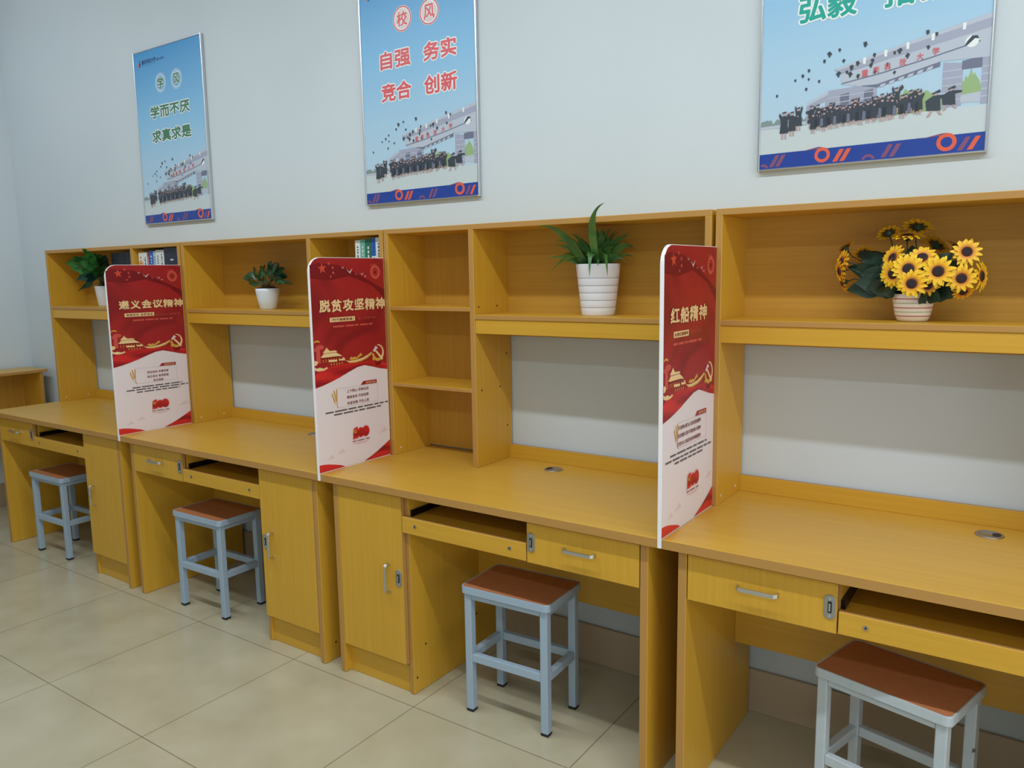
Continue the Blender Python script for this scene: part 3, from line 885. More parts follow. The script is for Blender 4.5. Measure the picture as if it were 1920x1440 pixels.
    # blue band with coral ciphers
    A.poly([(m0, .0075), (m1, .0075), (m1, .0605), (m0, .0555)], BLUE, 2)
    for u, v, rr, m in ((.313, .037, .036, CORAL), (.842, .040, .040, CORAL)):
        A.ring((u, v), rr, rr * w / h * .98, rr * .42, m, 3)
        A.poly([(u - .10, v + .017), (u - .02, v + .027), (u + .002, v + rr * .68), (u - .03, v + .020)], CORAL_D, 3)
    for u, m in ((.372, CORAL), (.404, CORAL), (.896, CORAL_D), (.934, CORAL), (.07, CORAL_D), (.1, CORAL_D), (.585, CORAL_D), (.62, CORAL_D)):
        A.poly([(u - .012, .0115), (u + .010, .0125), (u + .040, .050), (u + .020, .050)], m, 3)
    A.ring((.52, .006), .03, .02, .012, CORAL_D, 3, 16, .25, 2.9); A.ring((.03, .006), .026, .018, .012, CORAL_D, 3, 16, .25, 2.2)
    # heading: crest, school name, round seals, motto
    A.poly([(.073, .918), (.087, .940), (.091, .922), (.085, .908)], CORAL, 2)
    A.poly([(.091, .908), (.093, .936), (.101, .955), (.107, .934), (.115, .926), (.105, .912)], TLOGO, 2)
    A.text('重庆科技大学', .133, .345, .922, .946, TLOGO, 2, bold=.0006)
    A.text('图书馆', .358, .465, .922, .937, TLOGO, 2)
    A.line([(.133, .914), (.345, .914)], .0012, TLOGO, 2)
    for ch, u in zip(circ, (.393, .626)):
        v = .797
        A.ell((u, v), .082, .0555, WHT, 2, 36)
        A.ring((u, v), .079, .0534, .0085, color, 4, 36) if color is not TGREEN else A.ring((u, v), .079, .0534, .0085, SKYP, 4, 36)
        A.ell((u, v), .062, .0420, SKYP if color is TGREEN else PINK, 4, 36)
        A.text(ch, u - .044, u + .044, v - .030, v + .030, color, 5, bold=.0018, outline=(.0030, WHT))
    for txt, u0, u1, v0, v1 in words:
        A.text(txt, u0, u1, v0, v1, color, 3, bold=.0024, spacing=1.02, outline=(.0046, WHT))
    A.mb.build('print', root)
    return root

poster(.072, 'smallest-looking blue poster with green lettering, leftmost on the wall', '学风',
       [('学而不厌', .214, .785, .608, .674), ('求真求是', .214, .785, .472, .537)], TGREEN)
poster(1.767, 'blue poster with rose-red lettering in the middle of the wall', '校风',
       [('自强', .188, .452, .598, .672), ('务实', .570, .838, .598, .672), ('竞合', .188, .452, .458, .532), ('创新', .570, .838, .458, .532)], TRED)
poster(3.445, 'blue poster with teal lettering, cut by the upper right of the picture', '校训',
       [('弘毅', .186, .440, .459, .540), ('拓新', .560, .820, .459, .540)], TTEAL)

# ------------------------------------------------------------------ stools
def stool(label, x, y, rz, steel, zt=.447, w=.338, d=.232):
    root = thing('stool', label, 'stool', (x, y, 0), 'square steel stools at the desks')
    def at(mb):
        return mb
    # local build around the origin of the thing
    def R(mb, name, parent=root, bevel=0.0, seg=1):
        mb.v = [(a + x, b_ + y, c) for a, b_, c in mb.v]
        return mb.build(name, parent, bevel, seg)
    rr = .018
    def rrect(hx, hy, r_, n=6):
        p = []
        for cx_, cy_, a0 in ((hx - r_, hy - r_, 0), (-hx + r_, hy - r_, 90), (-hx + r_, -hy + r_, 180), (hx - r_, -hy + r_, 270)):
            for k in range(n):
                a = math.radians(a0 + 90 * k / (n - 1))
                p.append((cx_ + r_ * math.cos(a), cy_ + r_ * math.sin(a)))
        return p
    # pressed steel rim
    mb = MB()
    o = rrect(w / 2, d / 2, rr); i = rrect(w / 2 - .004, d / 2 - .004, rr - .003)
    N = len(o)
    loops = [[(a, b_, zt - .024) for a, b_ in o], [(a, b_, zt - .003) for a, b_ in o],
             [(a * .996, b_ * .996, zt) for a, b_ in o], [(a, b_, zt) for a, b_ in i], [(a, b_, zt - .004) for a, b_ in i]]
    ii = [(a, b_, zt - .024) for a, b_ in rrect(w / 2 - .003, d / 2 - .003, rr - .003)]
    vs = [v for L_ in loops for v in L_] + ii
    fs = []
    for j in range(4):
        fs += [(j * N + k, j * N + (k + 1) % N, (j + 1) * N + (k + 1) % N, (j + 1) * N + k) for k in range(N)]
    fs += [(5 * N + k, 5 * N + (k + 1) % N, (k + 1) % N, k) for k in range(N)]
    mb.add(vs, fs, steel)
    R(mb, 'seat_rim')
    mb = MB()
    s_ = rrect(w / 2 - .0045, d / 2 - .0045, rr - .004)
    n_ = len(s_)
    mb.add([(a, b_, zt - .016) for a, b_ in s_] + [(a, b_, zt - .001) for a, b_ in s_],
           [tuple(range(n_))[::-1], tuple(range(n_, 2 * n_))] + [(k, (k + 1) % n_, n_ + (k + 1) % n_, n_ + k) for k in range(n_)], SEAT)
    R(mb, 'seat')
    t = .027
    lx, ly = w / 2 - .010, d / 2 - .009
    for sx in (-1, 1):
        for sy in (-1, 1):
            mb = MB()
            x0, x1 = sorted((sx * lx, sx * (lx - t))); y0, y1 = sorted((sy * ly, sy * (ly - t)))
            mb.box(x0, x1, y0, y1, .006, zt - .0245, steel)
            lg = R(mb, 'leg', root, .003, 2)
            mb = MB(); mb.box(x0 - .0006, x1 + .0006, y0 - .0006, y1 + .0006, .0005, .012, RUBBER)
            R(mb, 'foot_cap', lg, .002)
    # apron rails under the rim and lower stretchers
    for sy in (-1, 1):
        y0, y1 = sorted((sy * (ly - .002), sy * (ly - .022)))
        mb = MB(); mb.box(-lx + t, lx - t, y0, y1, zt - .046, zt - .0245, steel); R(mb, 'apron_rail', root, .002)
        y0, y1 = sorted((sy * (ly - .001), sy * (ly - .023)))
        mb = MB(); mb.box(-lx + t, lx - t, y0, y1, .182, .210, steel); R(mb, 'stretcher', root, .0025, 2)
    for sx in (-1, 1):
        x0, x1 = sorted((sx * (lx - .002), sx * (lx - .022)))
        mb = MB(); mb.box(x0, x1, -ly + t, ly - t, zt - .046, zt - .0245, steel); R(mb, 'apron_rail', root, .002)
        x0, x1 = sorted((sx * (lx - .001), sx * (lx - .023)))
        mb = MB(); mb.box(x0, x1, -ly + t, ly - t, .182, .210, steel); R(mb, 'stretcher', root, .0025, 2)
    root.rotation_euler = (0, 0, math.radians(rz))
    return root

stool('brown topped stool on grey steel legs under the corner desk, farthest left', -.160, -.447, 1.5, GREY_STEEL)
stool('brown topped stool on grey steel legs, second from the left, before a cabinet door', 1.190, -.444, 1.5, GREY_STEEL)
stool('brown topped stool on grey steel legs, fully visible below the middle drawer', 2.822, -.420, 2.5, GREY_STEEL)
stool('brown topped stool with worn chipped paler legs at the lower right', 3.963, -.396, -14.5, WORN)

# ------------------------------------------------------------------ pots and plants
def leafmat(name, a, b, rough=.38, scale=14):
    m = mat(name, a, rough)
    n, l, bs = nodes(m)
    tc = n.new('ShaderNodeTexCoord')
    nz = n.new('ShaderNodeTexNoise'); nz.inputs['Scale'].default_value = scale; nz.inputs['Detail'].default_value = 3
    l.new(tc.outputs['Object'], nz.inputs['Vector'])
    r = ramp(n, [(0.35, b), (0.65, a)])
    l.new(nz.outputs['Fac'], r.inputs['Fac']); l.new(r.outputs[0], bs.inputs['Base Color'])
    return m
L_SPIDER = leafmat('spider_leaf_green', (86, 130, 60), (54, 100, 54))
L_POTHOS = leafmat('pothos_leaf_green', (70, 142, 66), (34, 98, 56), .25, 30)
L_POTHOS_D = leafmat('pothos_dark_leaf', (36, 92, 82), (24, 66, 62), .22, 30)
L_FICUS = leafmat('ficus_leaf_green', (60, 104, 66), (36, 70, 50), .28, 30)
L_SUN = leafmat('artificial_leaf_green', (38, 66, 48), (26, 48, 38), .42, 30)
STEM = leafmat('plant_stem', (96, 104, 60), (84, 80, 50), .5)
STEM_B = mat('brown_twig', (120, 84, 52), .6)
SOIL = leafmat('dark_soil', (44, 34, 30), (28, 22, 20), .9, 90)
POT_W = mat('white_glazed_pot', (230, 230, 236), .28)
POT_C = mat('white_ceramic_pot', (222, 230, 238), .3)
LINE_G = mat('pot_grey_groove', (176, 172, 176), .4)
STR_R = mat('stripe_red', (172, 52, 74), .35)
STR_G = mat('stripe_sage', (164, 176, 140), .35)
STR_C = mat('stripe_cream', (232, 222, 206), .3)

def quad_bez(a, b, c, t):
    return a * (1 - t) ** 2 + b * 2 * t * (1 - t) + c * t * t

def blade(mb, a, b, c, width, m, prof, n=12, fold=.25, side=None):
    """leaf surface along a bezier a-b-c, folded along its midrib; prof(t)->0..1"""
    a, b, c = Vector(a), Vector(b), Vector(c)
    vs = []
    for k in range(n + 1):
        t = k / n
        p = quad_bez(a, b, c, t)
        d = (quad_bez(a, b, c, min(1, t + .02)) - quad_bez(a, b, c, max(0, t - .02))).normalized()
        w = side or d.cross(Vector((0, 0, 1)))
        w = Vector(w)
        w = w - d * w.dot(d)
        if w.length < 1e-3: w = Vector((1, 0, 0))
        w.normalize()
        up = w.cross(d)
        hw = width * prof(t) / 2
        vs += [p - w * hw + up * hw * fold, p, p + w * hw + up * hw * fold]
    fs = []
    for k in range(n):
        i = 3 * k
        fs += [(i, i + 1, i + 4, i + 3), (i + 1, i + 2, i + 5, i + 4)]
    mb.add(vs, fs, m, True)

P_STRAP = lambda t: (.55 + .45 * math.sin(math.pi * min(1, t * 1.25 + .1))) * (1 - max(0, (t - .45) / .55) ** 1.6) + .015
P_BROAD = lambda t: math.sin(math.pi * (t ** .72)) ** .85 * (1 - .25 * t) + .01
P_OVAL = lambda t: math.sin(math.pi * t) ** .7 + .01

# --- spider plant in a ribbed white pot
sc = Vector((2.945, -.110, 1.3266))
root = thing('potted_spider_plant', 'strap-leaved plant in a tall white ribbed pot on the wide shelf', 'potted plant', sc, 'potted plants on the shelves')
mb = MB()
prof = [(.0001, .0), (.054, .0), (.056, .003)]; fms = [POT_W, POT_W]
zs = [.028, .052, .077, .101, .126]
rad = lambda z: .0565 + (.0755 - .0565) * z / .172
for z in zs:
    prof += [(rad(z - .0015), z - .0015), (rad(z) - .0004, z), (rad(z + .0015), z + .0015)]
    fms += [POT_W, LINE_G, LINE_G]
prof += [(.0755, .170), (.0755, .173), (.0725, .173), (.0715, .155)]
fms += [POT_W, POT_W, POT_W, POT_W]
mb.lathe(prof, sc, POT_W, 48, True, fms)
mb.build('pot', root)
mb = MB(); mb.lathe([(.0001, .158), (.0718, .154)], sc, SOIL, 32, False); mb.build('soil', root)
tips = [(2.975, -.12, 1.70), (2.722, -.14, 1.631), (2.799, -.15, 1.579), (2.797, -.17, 1.478), (2.874, -.2, 1.463), (2.966, -.208, 1.457), (3.031, -.205, 1.458), (3.089, -.12, 1.536), (3.048, -.09, 1.596), (2.999, -.08, 1.61), (2.948, -.07, 1.61), (3.02, -.16, 1.574), (3.078, -.17, 1.504), (2.886, -.19, 1.546), (2.997, -.21, 1.491), (2.835, -.07, 1.61), (2.871, -.06, 1.60), (3.006, -.2, 1.547), (3.038, -.12, 1.591), (2.813, -.13, 1.556), (2.93, -.1, 1.612), (2.831, -.1, 1.518), (2.97, -.05, 1.58), (3.06, -.07, 1.52), (2.90, -.16, 1.585), (2.955, -.17, 1.56)]
wid = [.026, .034, .024, .027, .024, .026, .028, .022, .02, .024, .026, .026, .026, .024, .026, .026, .024, .024, .02, .02, .026, .022, .024, .024, .026, .03]
mids = {0: (2.905, -.12, 1.63), 1: (2.86, -.13, 1.665), 2: (2.86, -.14, 1.60), 3: (2.86, -.15, 1.57), 4: (2.885, -.17, 1.56), 5: (2.955, -.19, 1.60), 6: (3.010, -.19, 1.60), 7: (3.045, -.12, 1.60)}
tips[0] = (3.055, -.270, 1.685); tips[1] = (2.803, -.265, 1.622)
wid[0] = .021; wid[1] = .028
xr_ = random.Random(77)
for _ in range(12):
    a_ = xr_.uniform(-2.9, .1); r_ = xr_.uniform(.05, .12)
    tips.append((sc.x + 1.1 * r_ * math.cos(a_), sc.y + .85 * r_ * math.sin(a_), sc.z + xr_.uniform(.19, .29))); wid.append(xr_.uniform(.020, .027))
for _ in range(12):
    a_ = xr_.uniform(-1.3, 1.2); r_ = xr_.uniform(.02, .075)
    tips.append((sc.x + 1.1 * r_ * math.cos(a_), sc.y + .8 * r_ * math.sin(a_), sc.z + xr_.uniform(.23, .295))); wid.append(xr_.uniform(.020, .026))
for tx, ty, tz, w_ in ((2.82, -.19, 1.565, .026), (2.85, -.2, 1.60, .024), (2.80, -.2, 1.52, .026), (2.90, -.21, 1.60, .026), (2.86, -.2, 1.50, .024), (3.05, -.2, 1.55, .024)):
    tips.append((tx, ty, tz)); wid.append(w_)
mids[0] = (2.965, -.255, 1.665); mids[1] = (2.895, -.262, 1.648)
rnd = random.Random(3)
for k, tp in enumerate(tips):
    tp = Vector(tp)
    h = Vector((tp.x - sc.x, tp.y - sc.y, 0))
    a = sc + Vector((0, 0, .150)) + h * .16
    b_ = Vector(mids[k]) if k in mids else sc + Vector((0, 0, .17)) + h * .52 + Vector((0, 0, .050 + .5 * max(0, tp.z - 1.52)))
    d = (tp - a).normalized()
    sd = d.cross(Vector((0, 0, 1)))
    sd = sd.normalized() if sd.length > .1 else Vector((1, 0, 0))
    if sd.y > 0: sd = -sd
    sd = sd + Vector((0, 0, rnd.uniform(.8, 1.7) * abs(sd.y))) + Vector((.25, 0, 0))
    mb = MB(); blade(mb, a, b_, tp, wid[k] * 1.22, L_SPIDER, P_STRAP, 14, .22, sd)
    mb.build('leaf', root)

# --- leafy pothos, partly behind the first panel
pc = Vector((-.262, -.088, 1.3266))
root = thing('potted_pothos', 'bushy glossy-leaved plant in a white pot, leftmost, half behind a red panel', 'potted plant', pc, 'potted plants on the shelves')
mb = MB(); mb.lathe([(.0001, 0), (.040, 0), (.042, .003), (.056, .108), (.0565, .113), (.053, .113), (.052, .100)], pc, POT_W, 40); mb.build('pot', root)
mb = MB(); mb.lathe([(.0001, .103), (.0525, .100)], pc, SOIL, 28, False); mb.build('soil', root)
pl = [((-0.466, -0.2, 1.57), 0.056), ((-0.433, -0.17, 1.605), 0.054), ((-0.14, -0.262, 1.642), 0.05), ((-0.232, -0.2, 1.612), 0.06), ((-0.182, -0.18, 1.618), 0.056), ((-0.099, -0.17, 1.572), 0.06), ((-0.316, -0.22, 1.409), 0.05), ((-0.358, -0.21, 1.536), 0.054), ((-0.356, -0.2, 1.472), 0.056), ((-0.102, -0.17, 1.605), 0.054), ((-0.022, -0.19, 1.516), 0.05), ((-0.152, -0.22, 1.518), 0.06), ((-0.098, -0.21, 1.582), 0.056), ((-0.455, -0.18, 1.541), 0.06), ((-0.16, -0.165, 1.615), 0.05), ((-0.283, -0.2, 1.605), 0.054), ((-0.21, -0.2, 1.574), 0.056), ((-0.216, -0.23, 1.49), 0.054), ((-0.291, -0.21, 1.576), 0.05), ((-0.052, -0.22, 1.535), 0.06), ((-0.273, -0.15, 1.6), 0.056), ((-0.14, -0.2, 1.489), 0.06), ((-0.449, -0.19, 1.588), 0.05), ((-0.219, -0.22, 1.461), 0.054), ((-0.331, -0.18, 1.524), 0.056), ((-0.43, -0.16, 1.567), 0.054), ((-0.142, -0.16, 1.51), 0.05), ((-0.015, -0.21, 1.538), 0.06)]
rnd = random.Random(2)
for k, (tp, w_) in enumerate(pl):
    tp = Vector(tp)
    h = Vector((tp.x - pc.x, tp.y - pc.y, 0))
    nd = pc + Vector((0, 0, .165)) + h * .42 + Vector((0, 0, max(-.05, (tp.z - 1.49) * .45)))
    st = pc + Vector((rnd.uniform(-.02, .02), rnd.uniform(-.02, .02), .095))
    mb = MB(); mb.tube([st, (st + nd) / 2 + Vector((0, 0, .02)), nd], [.0032, .0026, .002], STEM, 6); sm = mb.build('stem', root)
    mb = MB(); blade(mb, nd, (nd + tp) / 2 + Vector((0, 0, .028)), tp, w_, L_POTHOS_D if k in (6, 8, 10, 5, 17, 23, 21, 9) else L_POTHOS, P_BROAD, 12, .28, (rnd.uniform(.3, .9), rnd.uniform(-.25, .15), rnd.uniform(.25, .9)))
    mb.build('leaf', root)

# --- small ficus in a little white pot
fc = Vector((1.214, -.118, 1.3266))
root = thing('potted_ficus', 'small bushy plant in a little round white pot between two red panels', 'potted plant', fc, 'potted plants on the shelves')
mb = MB(); mb.lathe([(.0001, 0), (.034, 0), (.037, .003), (.047, .045), (.0535, .082), (.0545, .096), (.0515, .096), (.050, .086)], fc, POT_C, 40); mb.build('pot', root)
mb = MB(); mb.lathe([(.0001, .104), (.03, .102), (.0512, .097), (.0515, .088)], fc, SOIL, 28, False); mb.build('soil', root)
fl = [(1.077, -.14, 1.467), (1.138, -.15, 1.444), (1.113, -.11, 1.513), (1.185, -.1, 1.521), (1.228, -.1, 1.54), (1.309, -.13, 1.525), (1.314, -.1, 1.506), (1.349, -.12, 1.479), (1.361, -.1, 1.442), (1.354, -.14, 1.441), (1.216, -.17, 1.473), (1.305, -.16, 1.472), (1.224, -.14, 1.499), (1.283, -.12, 1.489), (1.074, -.12, 1.487), (1.123, -.08, 1.509), (1.299, -.17, 1.455), (1.157, -.15, 1.493), (1.19, -.18, 1.455), (1.26, -.18, 1.46), (1.25, -.09, 1.51), (1.17, -.13, 1.47), (1.28, -.15, 1.505), (1.33, -.13, 1.46), (1.24, -.16, 1.52), (1.14, -.12, 1.49), (1.21, -.12, 1.525), (1.27, -.1, 1.53)]
rnd = random.Random(9)
for k, tp in enumerate(fl):
    tp = Vector(tp)
    h = Vector((tp.x - fc.x, tp.y - fc.y, 0))
    st = fc + Vector((rnd.uniform(-.022, .022), rnd.uniform(-.02, .02), .098))
    nd = st * .45 + tp * .55 + Vector((0, 0, .006))
    mb = MB(); mb.tube([st, (st + nd) / 2 + h * .05, nd], [.0024, .002, .0014], STEM_B if k % 3 else STEM, 6); mb.build('twig', root)
    dd = (tp - nd).normalized() * .010
    mb = MB(); blade(mb, nd, (nd + tp) / 2 + Vector((0, 0, .012)), tp + dd, .036, L_FICUS, P_OVAL, 9, .3, (rnd.uniform(.2, 1), rnd.uniform(-.6, .2), rnd.uniform(-.2, .9)))
    mb.build('leaf', root)

# --- artificial sunflowers in a striped bowl
qc = Vector((3.912, -.118, 1.3266))
root = thing('potted_sunflowers', 'yellow artificial sunflowers in a striped white bowl on the right shelf', 'potted plant', qc, 'potted plants on the shelves')
mb = MB()
def bowl_r(z):
    return .0375 + .0155 * min(1, z / .075) ** .62 if z > .008 else .0335 + .0065 * (z / .008) ** .5
prof = [(.0001, 0), (.0320, 0)]; fms = [STR_C]
marks = [(.0155, STR_R), (.0265, STR_G), (.0375, STR_R), (.0500, STR_G), (.0615, STR_R)]
zc = .003
prof += [(bowl_r(.003), .003), (bowl_r(.008), .008)]; fms += [STR_C, STR_C]
for z, m_ in marks:
    prof += [(bowl_r(z - .0012), z - .0012), (bowl_r(z + .0012), z + .0012)]
    fms += [STR_C, m_]
prof += [(bowl_r(.072), .072), (bowl_r(.074) - .001, .0745), (bowl_r(.074) - .004, .0745), (bowl_r(.07) - .0045, .064)]
fms += [STR_C] * 4
mb.lathe(prof, qc, STR_C, 48, True, fms); mb.build('bowl', root)
mb = MB(); mb.lathe([(.0001, .066), (.0475, .064)], qc, SOIL, 28, False); mb.build('filling', root)

PETAL = mat('sunflower_petal', (250, 208, 40), .5)
n, l, bs = nodes(PETAL)
tc = n.new('ShaderNodeTexCoord')
ln = n.new('ShaderNodeVectorMath'); ln.operation = 'LENGTH'
l.new(tc.outputs['Object'], ln.inputs[0])
mr = n.new('ShaderNodeMapRange'); mr.inputs['From Max'].default_value = .045
l.new(ln.outputs['Value'], mr.inputs['Value'])
r = ramp(n, [(0.30, (206, 116, 30)), (0.50, (244, 186, 36)), (0.9, (252, 216, 44))])
l.new(mr.outputs[0], r.inputs['Fac']); l.new(r.outputs[0], bs.inputs['Base Color'])
PETAL_B = mat('sunflower_petal_back', (222, 150, 44), .55)
SEED = mat('sunflower_seed_disc', (40, 26, 30), .8)
SEED2 = mat('sunflower_seed_ring', (92, 50, 34), .8)

def sunflower(c, nrm, R_, k, back=False):
    """flower whose face looks along nrm; its mesh origin is its centre"""
    c = Vector(c); nrm = Vector(nrm).normalized(); R_ = R_ * .93
    u = nrm.cross(Vector((0, 0, 1)))
    u = Vector((1, 0, 0)) if u.length < .1 else u.normalized()
    v = u.cross(nrm)
    rnd = random.Random(100 + k)
    mb = MB()
    for ring_, (nn, rl, lift) in enumerate(((13, 1.0, .06), (12, .86, .20))):
        for j in range(nn):
            a = 2 * math.pi * (j + .5 * ring_) / nn + rnd.uniform(-.07, .07)
            L_ = R_ * rl * rnd.uniform(.93, 1.05)
            d = u * math.cos(a) + v * math.sin(a)
            s_ = -u * math.sin(a) + v * math.cos(a)
            p0 = d * R_ * .25 + nrm * .002 * ring_
            p1 = d * L_ * .68 + nrm * (L_ * lift * .8)
            p2 = d * L_ + nrm * (L_ * (lift - .10) * rnd.uniform(.6, 1.3))
            blade(mb, p0, p1, p2, R_ * .285, PETAL, lambda t: math.sin(math.pi * (.12 + .88 * t ** .9)) ** .75 + .02, 6, .16, s_)
    mb.v = [tuple(Vector(p) + c) for p in mb.v]
    # origin at the flower's centre
    org = c
    me = bpy.data.meshes.new('flower')
    me.from_pydata([Vector(p) - org for p in mb.v], [], mb.f)
    me.materials.append(PETAL)
    for p in me.polygons: p.use_smooth = True
    o = bpy.data.objects.new('flower', me); COL.objects.link(o); o.parent = root; o.location = org - qc
    mb = MB()
    rr = R_ * .36
    rot = Matrix((u, v, nrm)).transposed()
    pr = [(.0001, .0055), (rr * .5, .0060), (rr * .78, .0058), (rr * .95, .0035), (rr, .0005), (rr * .9, -.003)]
    mb.lathe(pr[::-1], (0, 0, 0), SEED, 20, True, [SEED2, SEED2, SEED2, SEED, SEED])
    mb.v = [tuple(rot @ Vector(p) + c) for p in mb.v]
    mb.build('seed_disc', o)
    mb = MB()
    mb.lathe([(.0030, -.013), (rr * .55, -.009), (rr * .95, -.002)], (0, 0, 0), L_SUN, 12)
    for j in range(8):
        a = 2 * math.pi * j / 8
        d = Vector((math.cos(a), math.sin(a), 0))
        blade(mb, d * rr * .6 + Vector((0, 0, -.005)), d * rr * 1.1 + Vector((0, 0, -.004)), d * R_ * .62 + Vector((0, 0, .000)), R_ * .2, L_SUN, P_OVAL, 4, .1, d.cross(Vector((0, 0, 1))))
    mb.v = [tuple(rot @ Vector(p) + c) for p in mb.v]
    mb.build('calyx', o)
    st = qc + Vector((.018 * math.cos(k * 2.4), .018 * math.sin(k * 2.4), .055))
    en = c - nrm * .013
    mb = MB(); mb.tube([st, st * .6 + en * .4 + Vector((0, .012, .012)), en - nrm * .02 * (0 if (en - st).length < .06 else 1), en], .0017, L_SUN, 6)
    mb.build('stem', root)

FL = [((3.908, -.200, 1.467), (.05, -1, .12), .0465), ((3.920, -.216, 1.430), (.05, -1, -.05), .042),
      ((3.977, -.200, 1.460), (.10, -1, .02), .0455), ((4.028, -.185, 1.442), (.30, -1, -.08), .041),
      ((4.034, -.155, 1.508), (.28, -1, .22), .0405), ((3.935, -.170, 1.495), (.05, -1, .70), .0425),
      ((3.866, -.170, 1.496), (-.62, -.8, .32), .042), ((3.870, -.180, 1.455), (-.45, -1, -.02), .045),
      ((3.953, -.182, 1.424), (.35, -1, -.35), .034), ((4.066, -.130, 1.446), (.95, -.30, .05), .044),
      ((3.893, -.140, 1.553), (.02, -.22, 1), .0475), ((3.909, -.085, 1.580), (.05, .45, .85), .045),
      ((3.836, -.080, 1.567), (-.35, .45, .8), .037), ((3.955, -.075, 1.530), (.45, .5, .75), .044),
      ((3.735, -.150, 1.490), (-.75, -.55, .15), .038), ((3.730, -.150, 1.464), (-.8, -.5, -.15), .036),
      ((3.728, -.095, 1.530), (-.6, .15, .75), .030), ((3.772, -.070, 1.512), (-.3, .6, .7), .034),
      ((3.735, -.135, 1.432), (-.85, -.35, -.3), .034), ((4.030, -.140, 1.408), (.4, -.6, -.65), .034),
      ((4.005, -.090, 1.522), (.6, .1, .8), .034)]
for k, (c_, nr, R_) in enumerate(FL):
    sunflower(c_, nr, R_, k)
sl = [((3.744, -.13, 1.410), .060), ((3.742, -.12, 1.475), .056), ((3.765, -.10, 1.512), .060), ((3.790, -.10, 1.516), .060), ((3.816, -.10, 1.510), .058), ((3.820, -.15, 1.399), .050), ((3.839, -.17, 1.400), .044), ((3.953, -.20, 1.377), .044), ((3.985, -.19, 1.382), .048), ((4.011, -.17, 1.392), .056), ((4.0, -.12, 1.505), .052), ((4.020, -.12, 1.481), .050), ((3.974, -.10, 1.500), .056), ((3.902, -.12, 1.530), .050), ((3.780, -.14, 1.455), .070), ((4.038, -.13, 1.396), .044), ((3.800, -.13, 1.474), .066), ((3.77, -.15, 1.43), .066), ((3.81, -.155, 1.44), .06), ((3.83, -.14, 1.48), .06), ((3.80, -.16, 1.415), .06), ((3.96, -.16, 1.40), .05), ((4.0, -.15, 1.43), .055), ((3.90, -.15, 1.51), .05), ((3.85, -.11, 1.53), .05)]
rnd = random.Random(21)
for k, (tp, w_) in enumerate(sl):
    tp = Vector(tp)
    nd = qc + Vector((0, 0, .085)) + (tp - qc - Vector((0, 0, .085))) * .45
    st = qc + Vector((.02 * math.cos(k), .02 * math.sin(k), .058))
    mb = MB(); mb.tube([st, nd], .0014, L_SUN, 5)
    blade(mb, nd, (nd + tp) / 2 + Vector((0, -.012, .012)), tp, w_, L_SUN, P_BROAD, 8, .22, (rnd.uniform(.1, .7), rnd.uniform(-.3, .1), rnd.uniform(.5, 1)))
    mb.build('leaf', root)

# ------------------------------------------------------------------ books
PAGES = mat('page_edges', (232, 228, 214), .7)
def book(label, group, x, t, y, depth, h, z, cover, name='book', marks=None, band=None):
    """upright book: spine towards the room at y, thickness t from x"""
    mb = MB()
    root = tag(_book_cover(mb, x, t, y, depth, h, z, cover, name), label, 'book', group)
    p = MB(); p.box(x + .002, x + t - .002, y + .0018, y + depth - .004, z + .004, z + h - .004, PAGES)
    reparent(p, 'page_block', root)
    if band:
        q = MB(); q.box(x + .0004, x + t - .0004, y - .0004, y, z + h * band[0], z + h * band[1], band[2]); reparent(q, 'spine_band', root)
    if marks:
        q = MB(); rnd = random.Random(int(x * 1000))
        zz = z + h * .30
        while zz < z + h * .9:
            L_ = rnd.uniform(.005, .013)
            q.box(x + t * .38, x + t * .62, y - .0008, y - .0002, zz, zz + L_, marks)
            zz += L_ + rnd.uniform(.003, .008)
        reparent(q, 'spine_lettering', root)
    return root

def _book_cover(mb, x, t, y, depth, h, z, cover, name):
    mb.box(x, x + t, y, y + .0018, z, z + h, cover)
    mb.box(x, x + .0018, y + .0018, y + depth, z, z + h, cover)
    mb.box(x + t - .0018, x + t, y + .0018, y + depth, z, z + h, cover)
    o = bpy.data.objects.new(name, bpy.data.meshes.new(name))
    org = Vector((x + t / 2, y + depth / 2, z))
    o.data.from_pydata([Vector(v) - org for v in mb.v], [], mb.f)
    for m_ in mb.mats: o.data.materials.append(m_)
    for pl_, mi_ in zip(o.data.polygons, mb.m): pl_.material_index = mi_
    COL.objects.link(o); o.location = org
    return o

def reparent(mb, name, parent):
    return mb.build(name, parent)

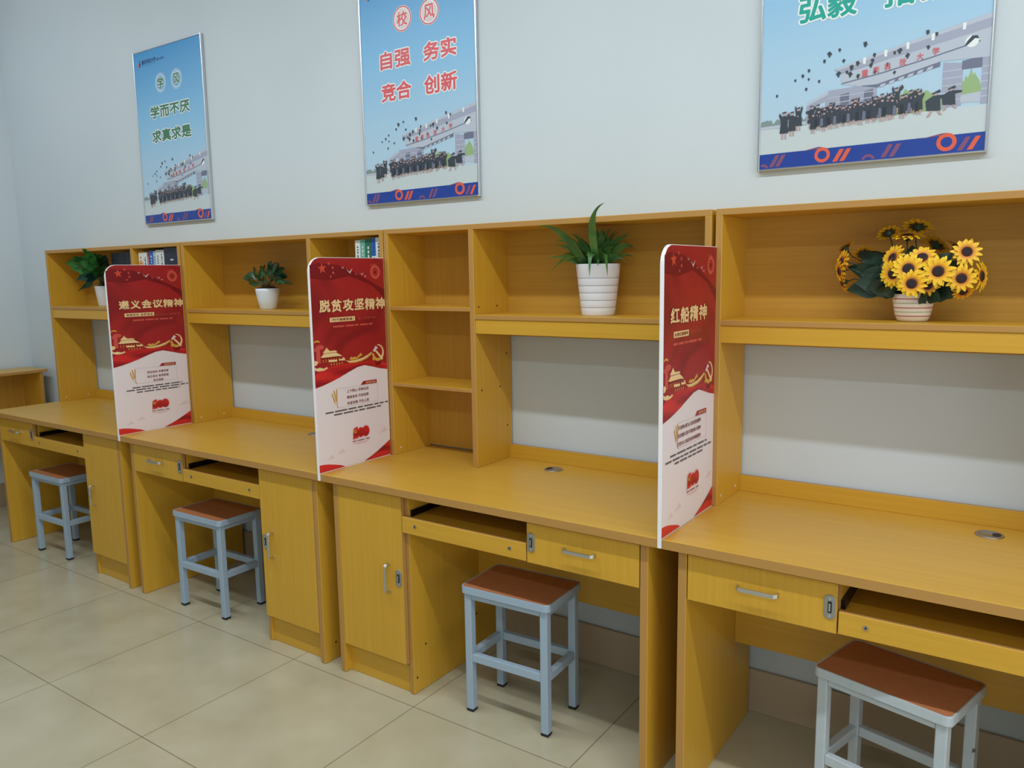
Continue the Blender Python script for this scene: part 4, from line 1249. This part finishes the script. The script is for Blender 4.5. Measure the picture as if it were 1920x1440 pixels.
B_OR = mat('cover_orange_cream', (226, 170, 92), .45); B_WH = mat('cover_white', (222, 224, 222), .45)
B_RED = mat('cover_maroon', (142, 48, 56), .45); B_BL = mat('cover_blue', (40, 92, 176), .45)
B_LB = mat('cover_pale_blue', (170, 196, 214), .45); B_NV = mat('cover_navy', (30, 32, 52), .4)
B_GR = mat('cover_green', (40, 104, 82), .45); B_LG = mat('cover_mint', (104, 172, 150), .45)
M_DK = mat('lettering_dark', (60, 72, 96), .5); M_LT = mat('lettering_light', (214, 216, 220), .5)
M_OR = mat('lettering_orange', (204, 92, 44), .5)
ZS = 1.3268; ZN = 1.3522
g1 = 'books in the corner desk hutch'
bx_ = .314
for lab, t, h, cv, mk, bd in [
    ('cream and orange book, leftmost of the row above the left red panel', .040, .262, B_OR, M_OR, (.80, .97, B_WH)),
    ('white book beside the cream and orange one in the left hutch', .036, .258, B_WH, M_DK, None),
    ('thin maroon book between a white and a blue book in the left hutch', .018, .262, B_RED, M_LT, None),
    ('blue book in the left hutch, right of the maroon one', .034, .264, B_BL, M_LT, None),
    ('pale blue book in the left hutch, right of the blue one', .022, .262, B_LB, M_DK, None),
    ('thick white book with dark lettering beside the navy binder', .034, .266, B_WH, M_DK, None),
    ('white book touching the navy binder', .032, .266, B_WH, M_DK, None)]:
    book(lab, g1, bx_, t, -.208, .17, h, ZN, cv, marks=mk, band=bd)
    bx_ += t + .0015
# broad navy binder at the right of the row
root = book('broad dark navy binder at the right end of the left book row', g1, .540, .142, -.205, .19, .274, ZN, B_NV, 'binder')
q = MB(); q.box(.592, .618, -.2056, -.2052, ZN + .212, ZN + .219, M_LT); q.build('spine_label', root)
# dark binders behind the pothos
for k, lab in enumerate(('dark navy binder behind the bushy plant, nearest the divider', 'dark navy binder behind the bushy plant, second from the divider', 'dark navy binder behind the bushy plant, third from the divider', 'dark navy binder behind the bushy plant, fourth from the divider', 'dark navy binder behind the bushy plant, fifth and leftmost')):
    book(lab, 'dark binders behind the plant', .208 - .066 * k, .064, -.150, .130, .299 - .002 * k, ZS, B_NV, 'binder')
g2 = 'books above the middle red panel'
bx_ = 1.888
for lab, t, h, cv, mk, bd in [
    ('white book with blue lines, leftmost of the books above the middle panel', .028, .262, B_WH, M_DK, None),
    ('mint green book above the middle panel', .026, .264, B_LG, M_LT, None),
    ('dark green book with pale lettering above the middle panel', .034, .266, B_GR, M_LT, (.0, .12, B_WH)),
    ('white book with a blue upper spine above the middle panel', .022, .268, B_WH, M_DK, (.74, 1.0, B_BL)),
    ('white book at the right end above the middle panel', .030, .270, B_WH, M_DK, None)]:
    book(lab, g2, bx_, t, -.205, .17, h, ZN, cv, marks=mk, band=bd)
    bx_ += t + .0012
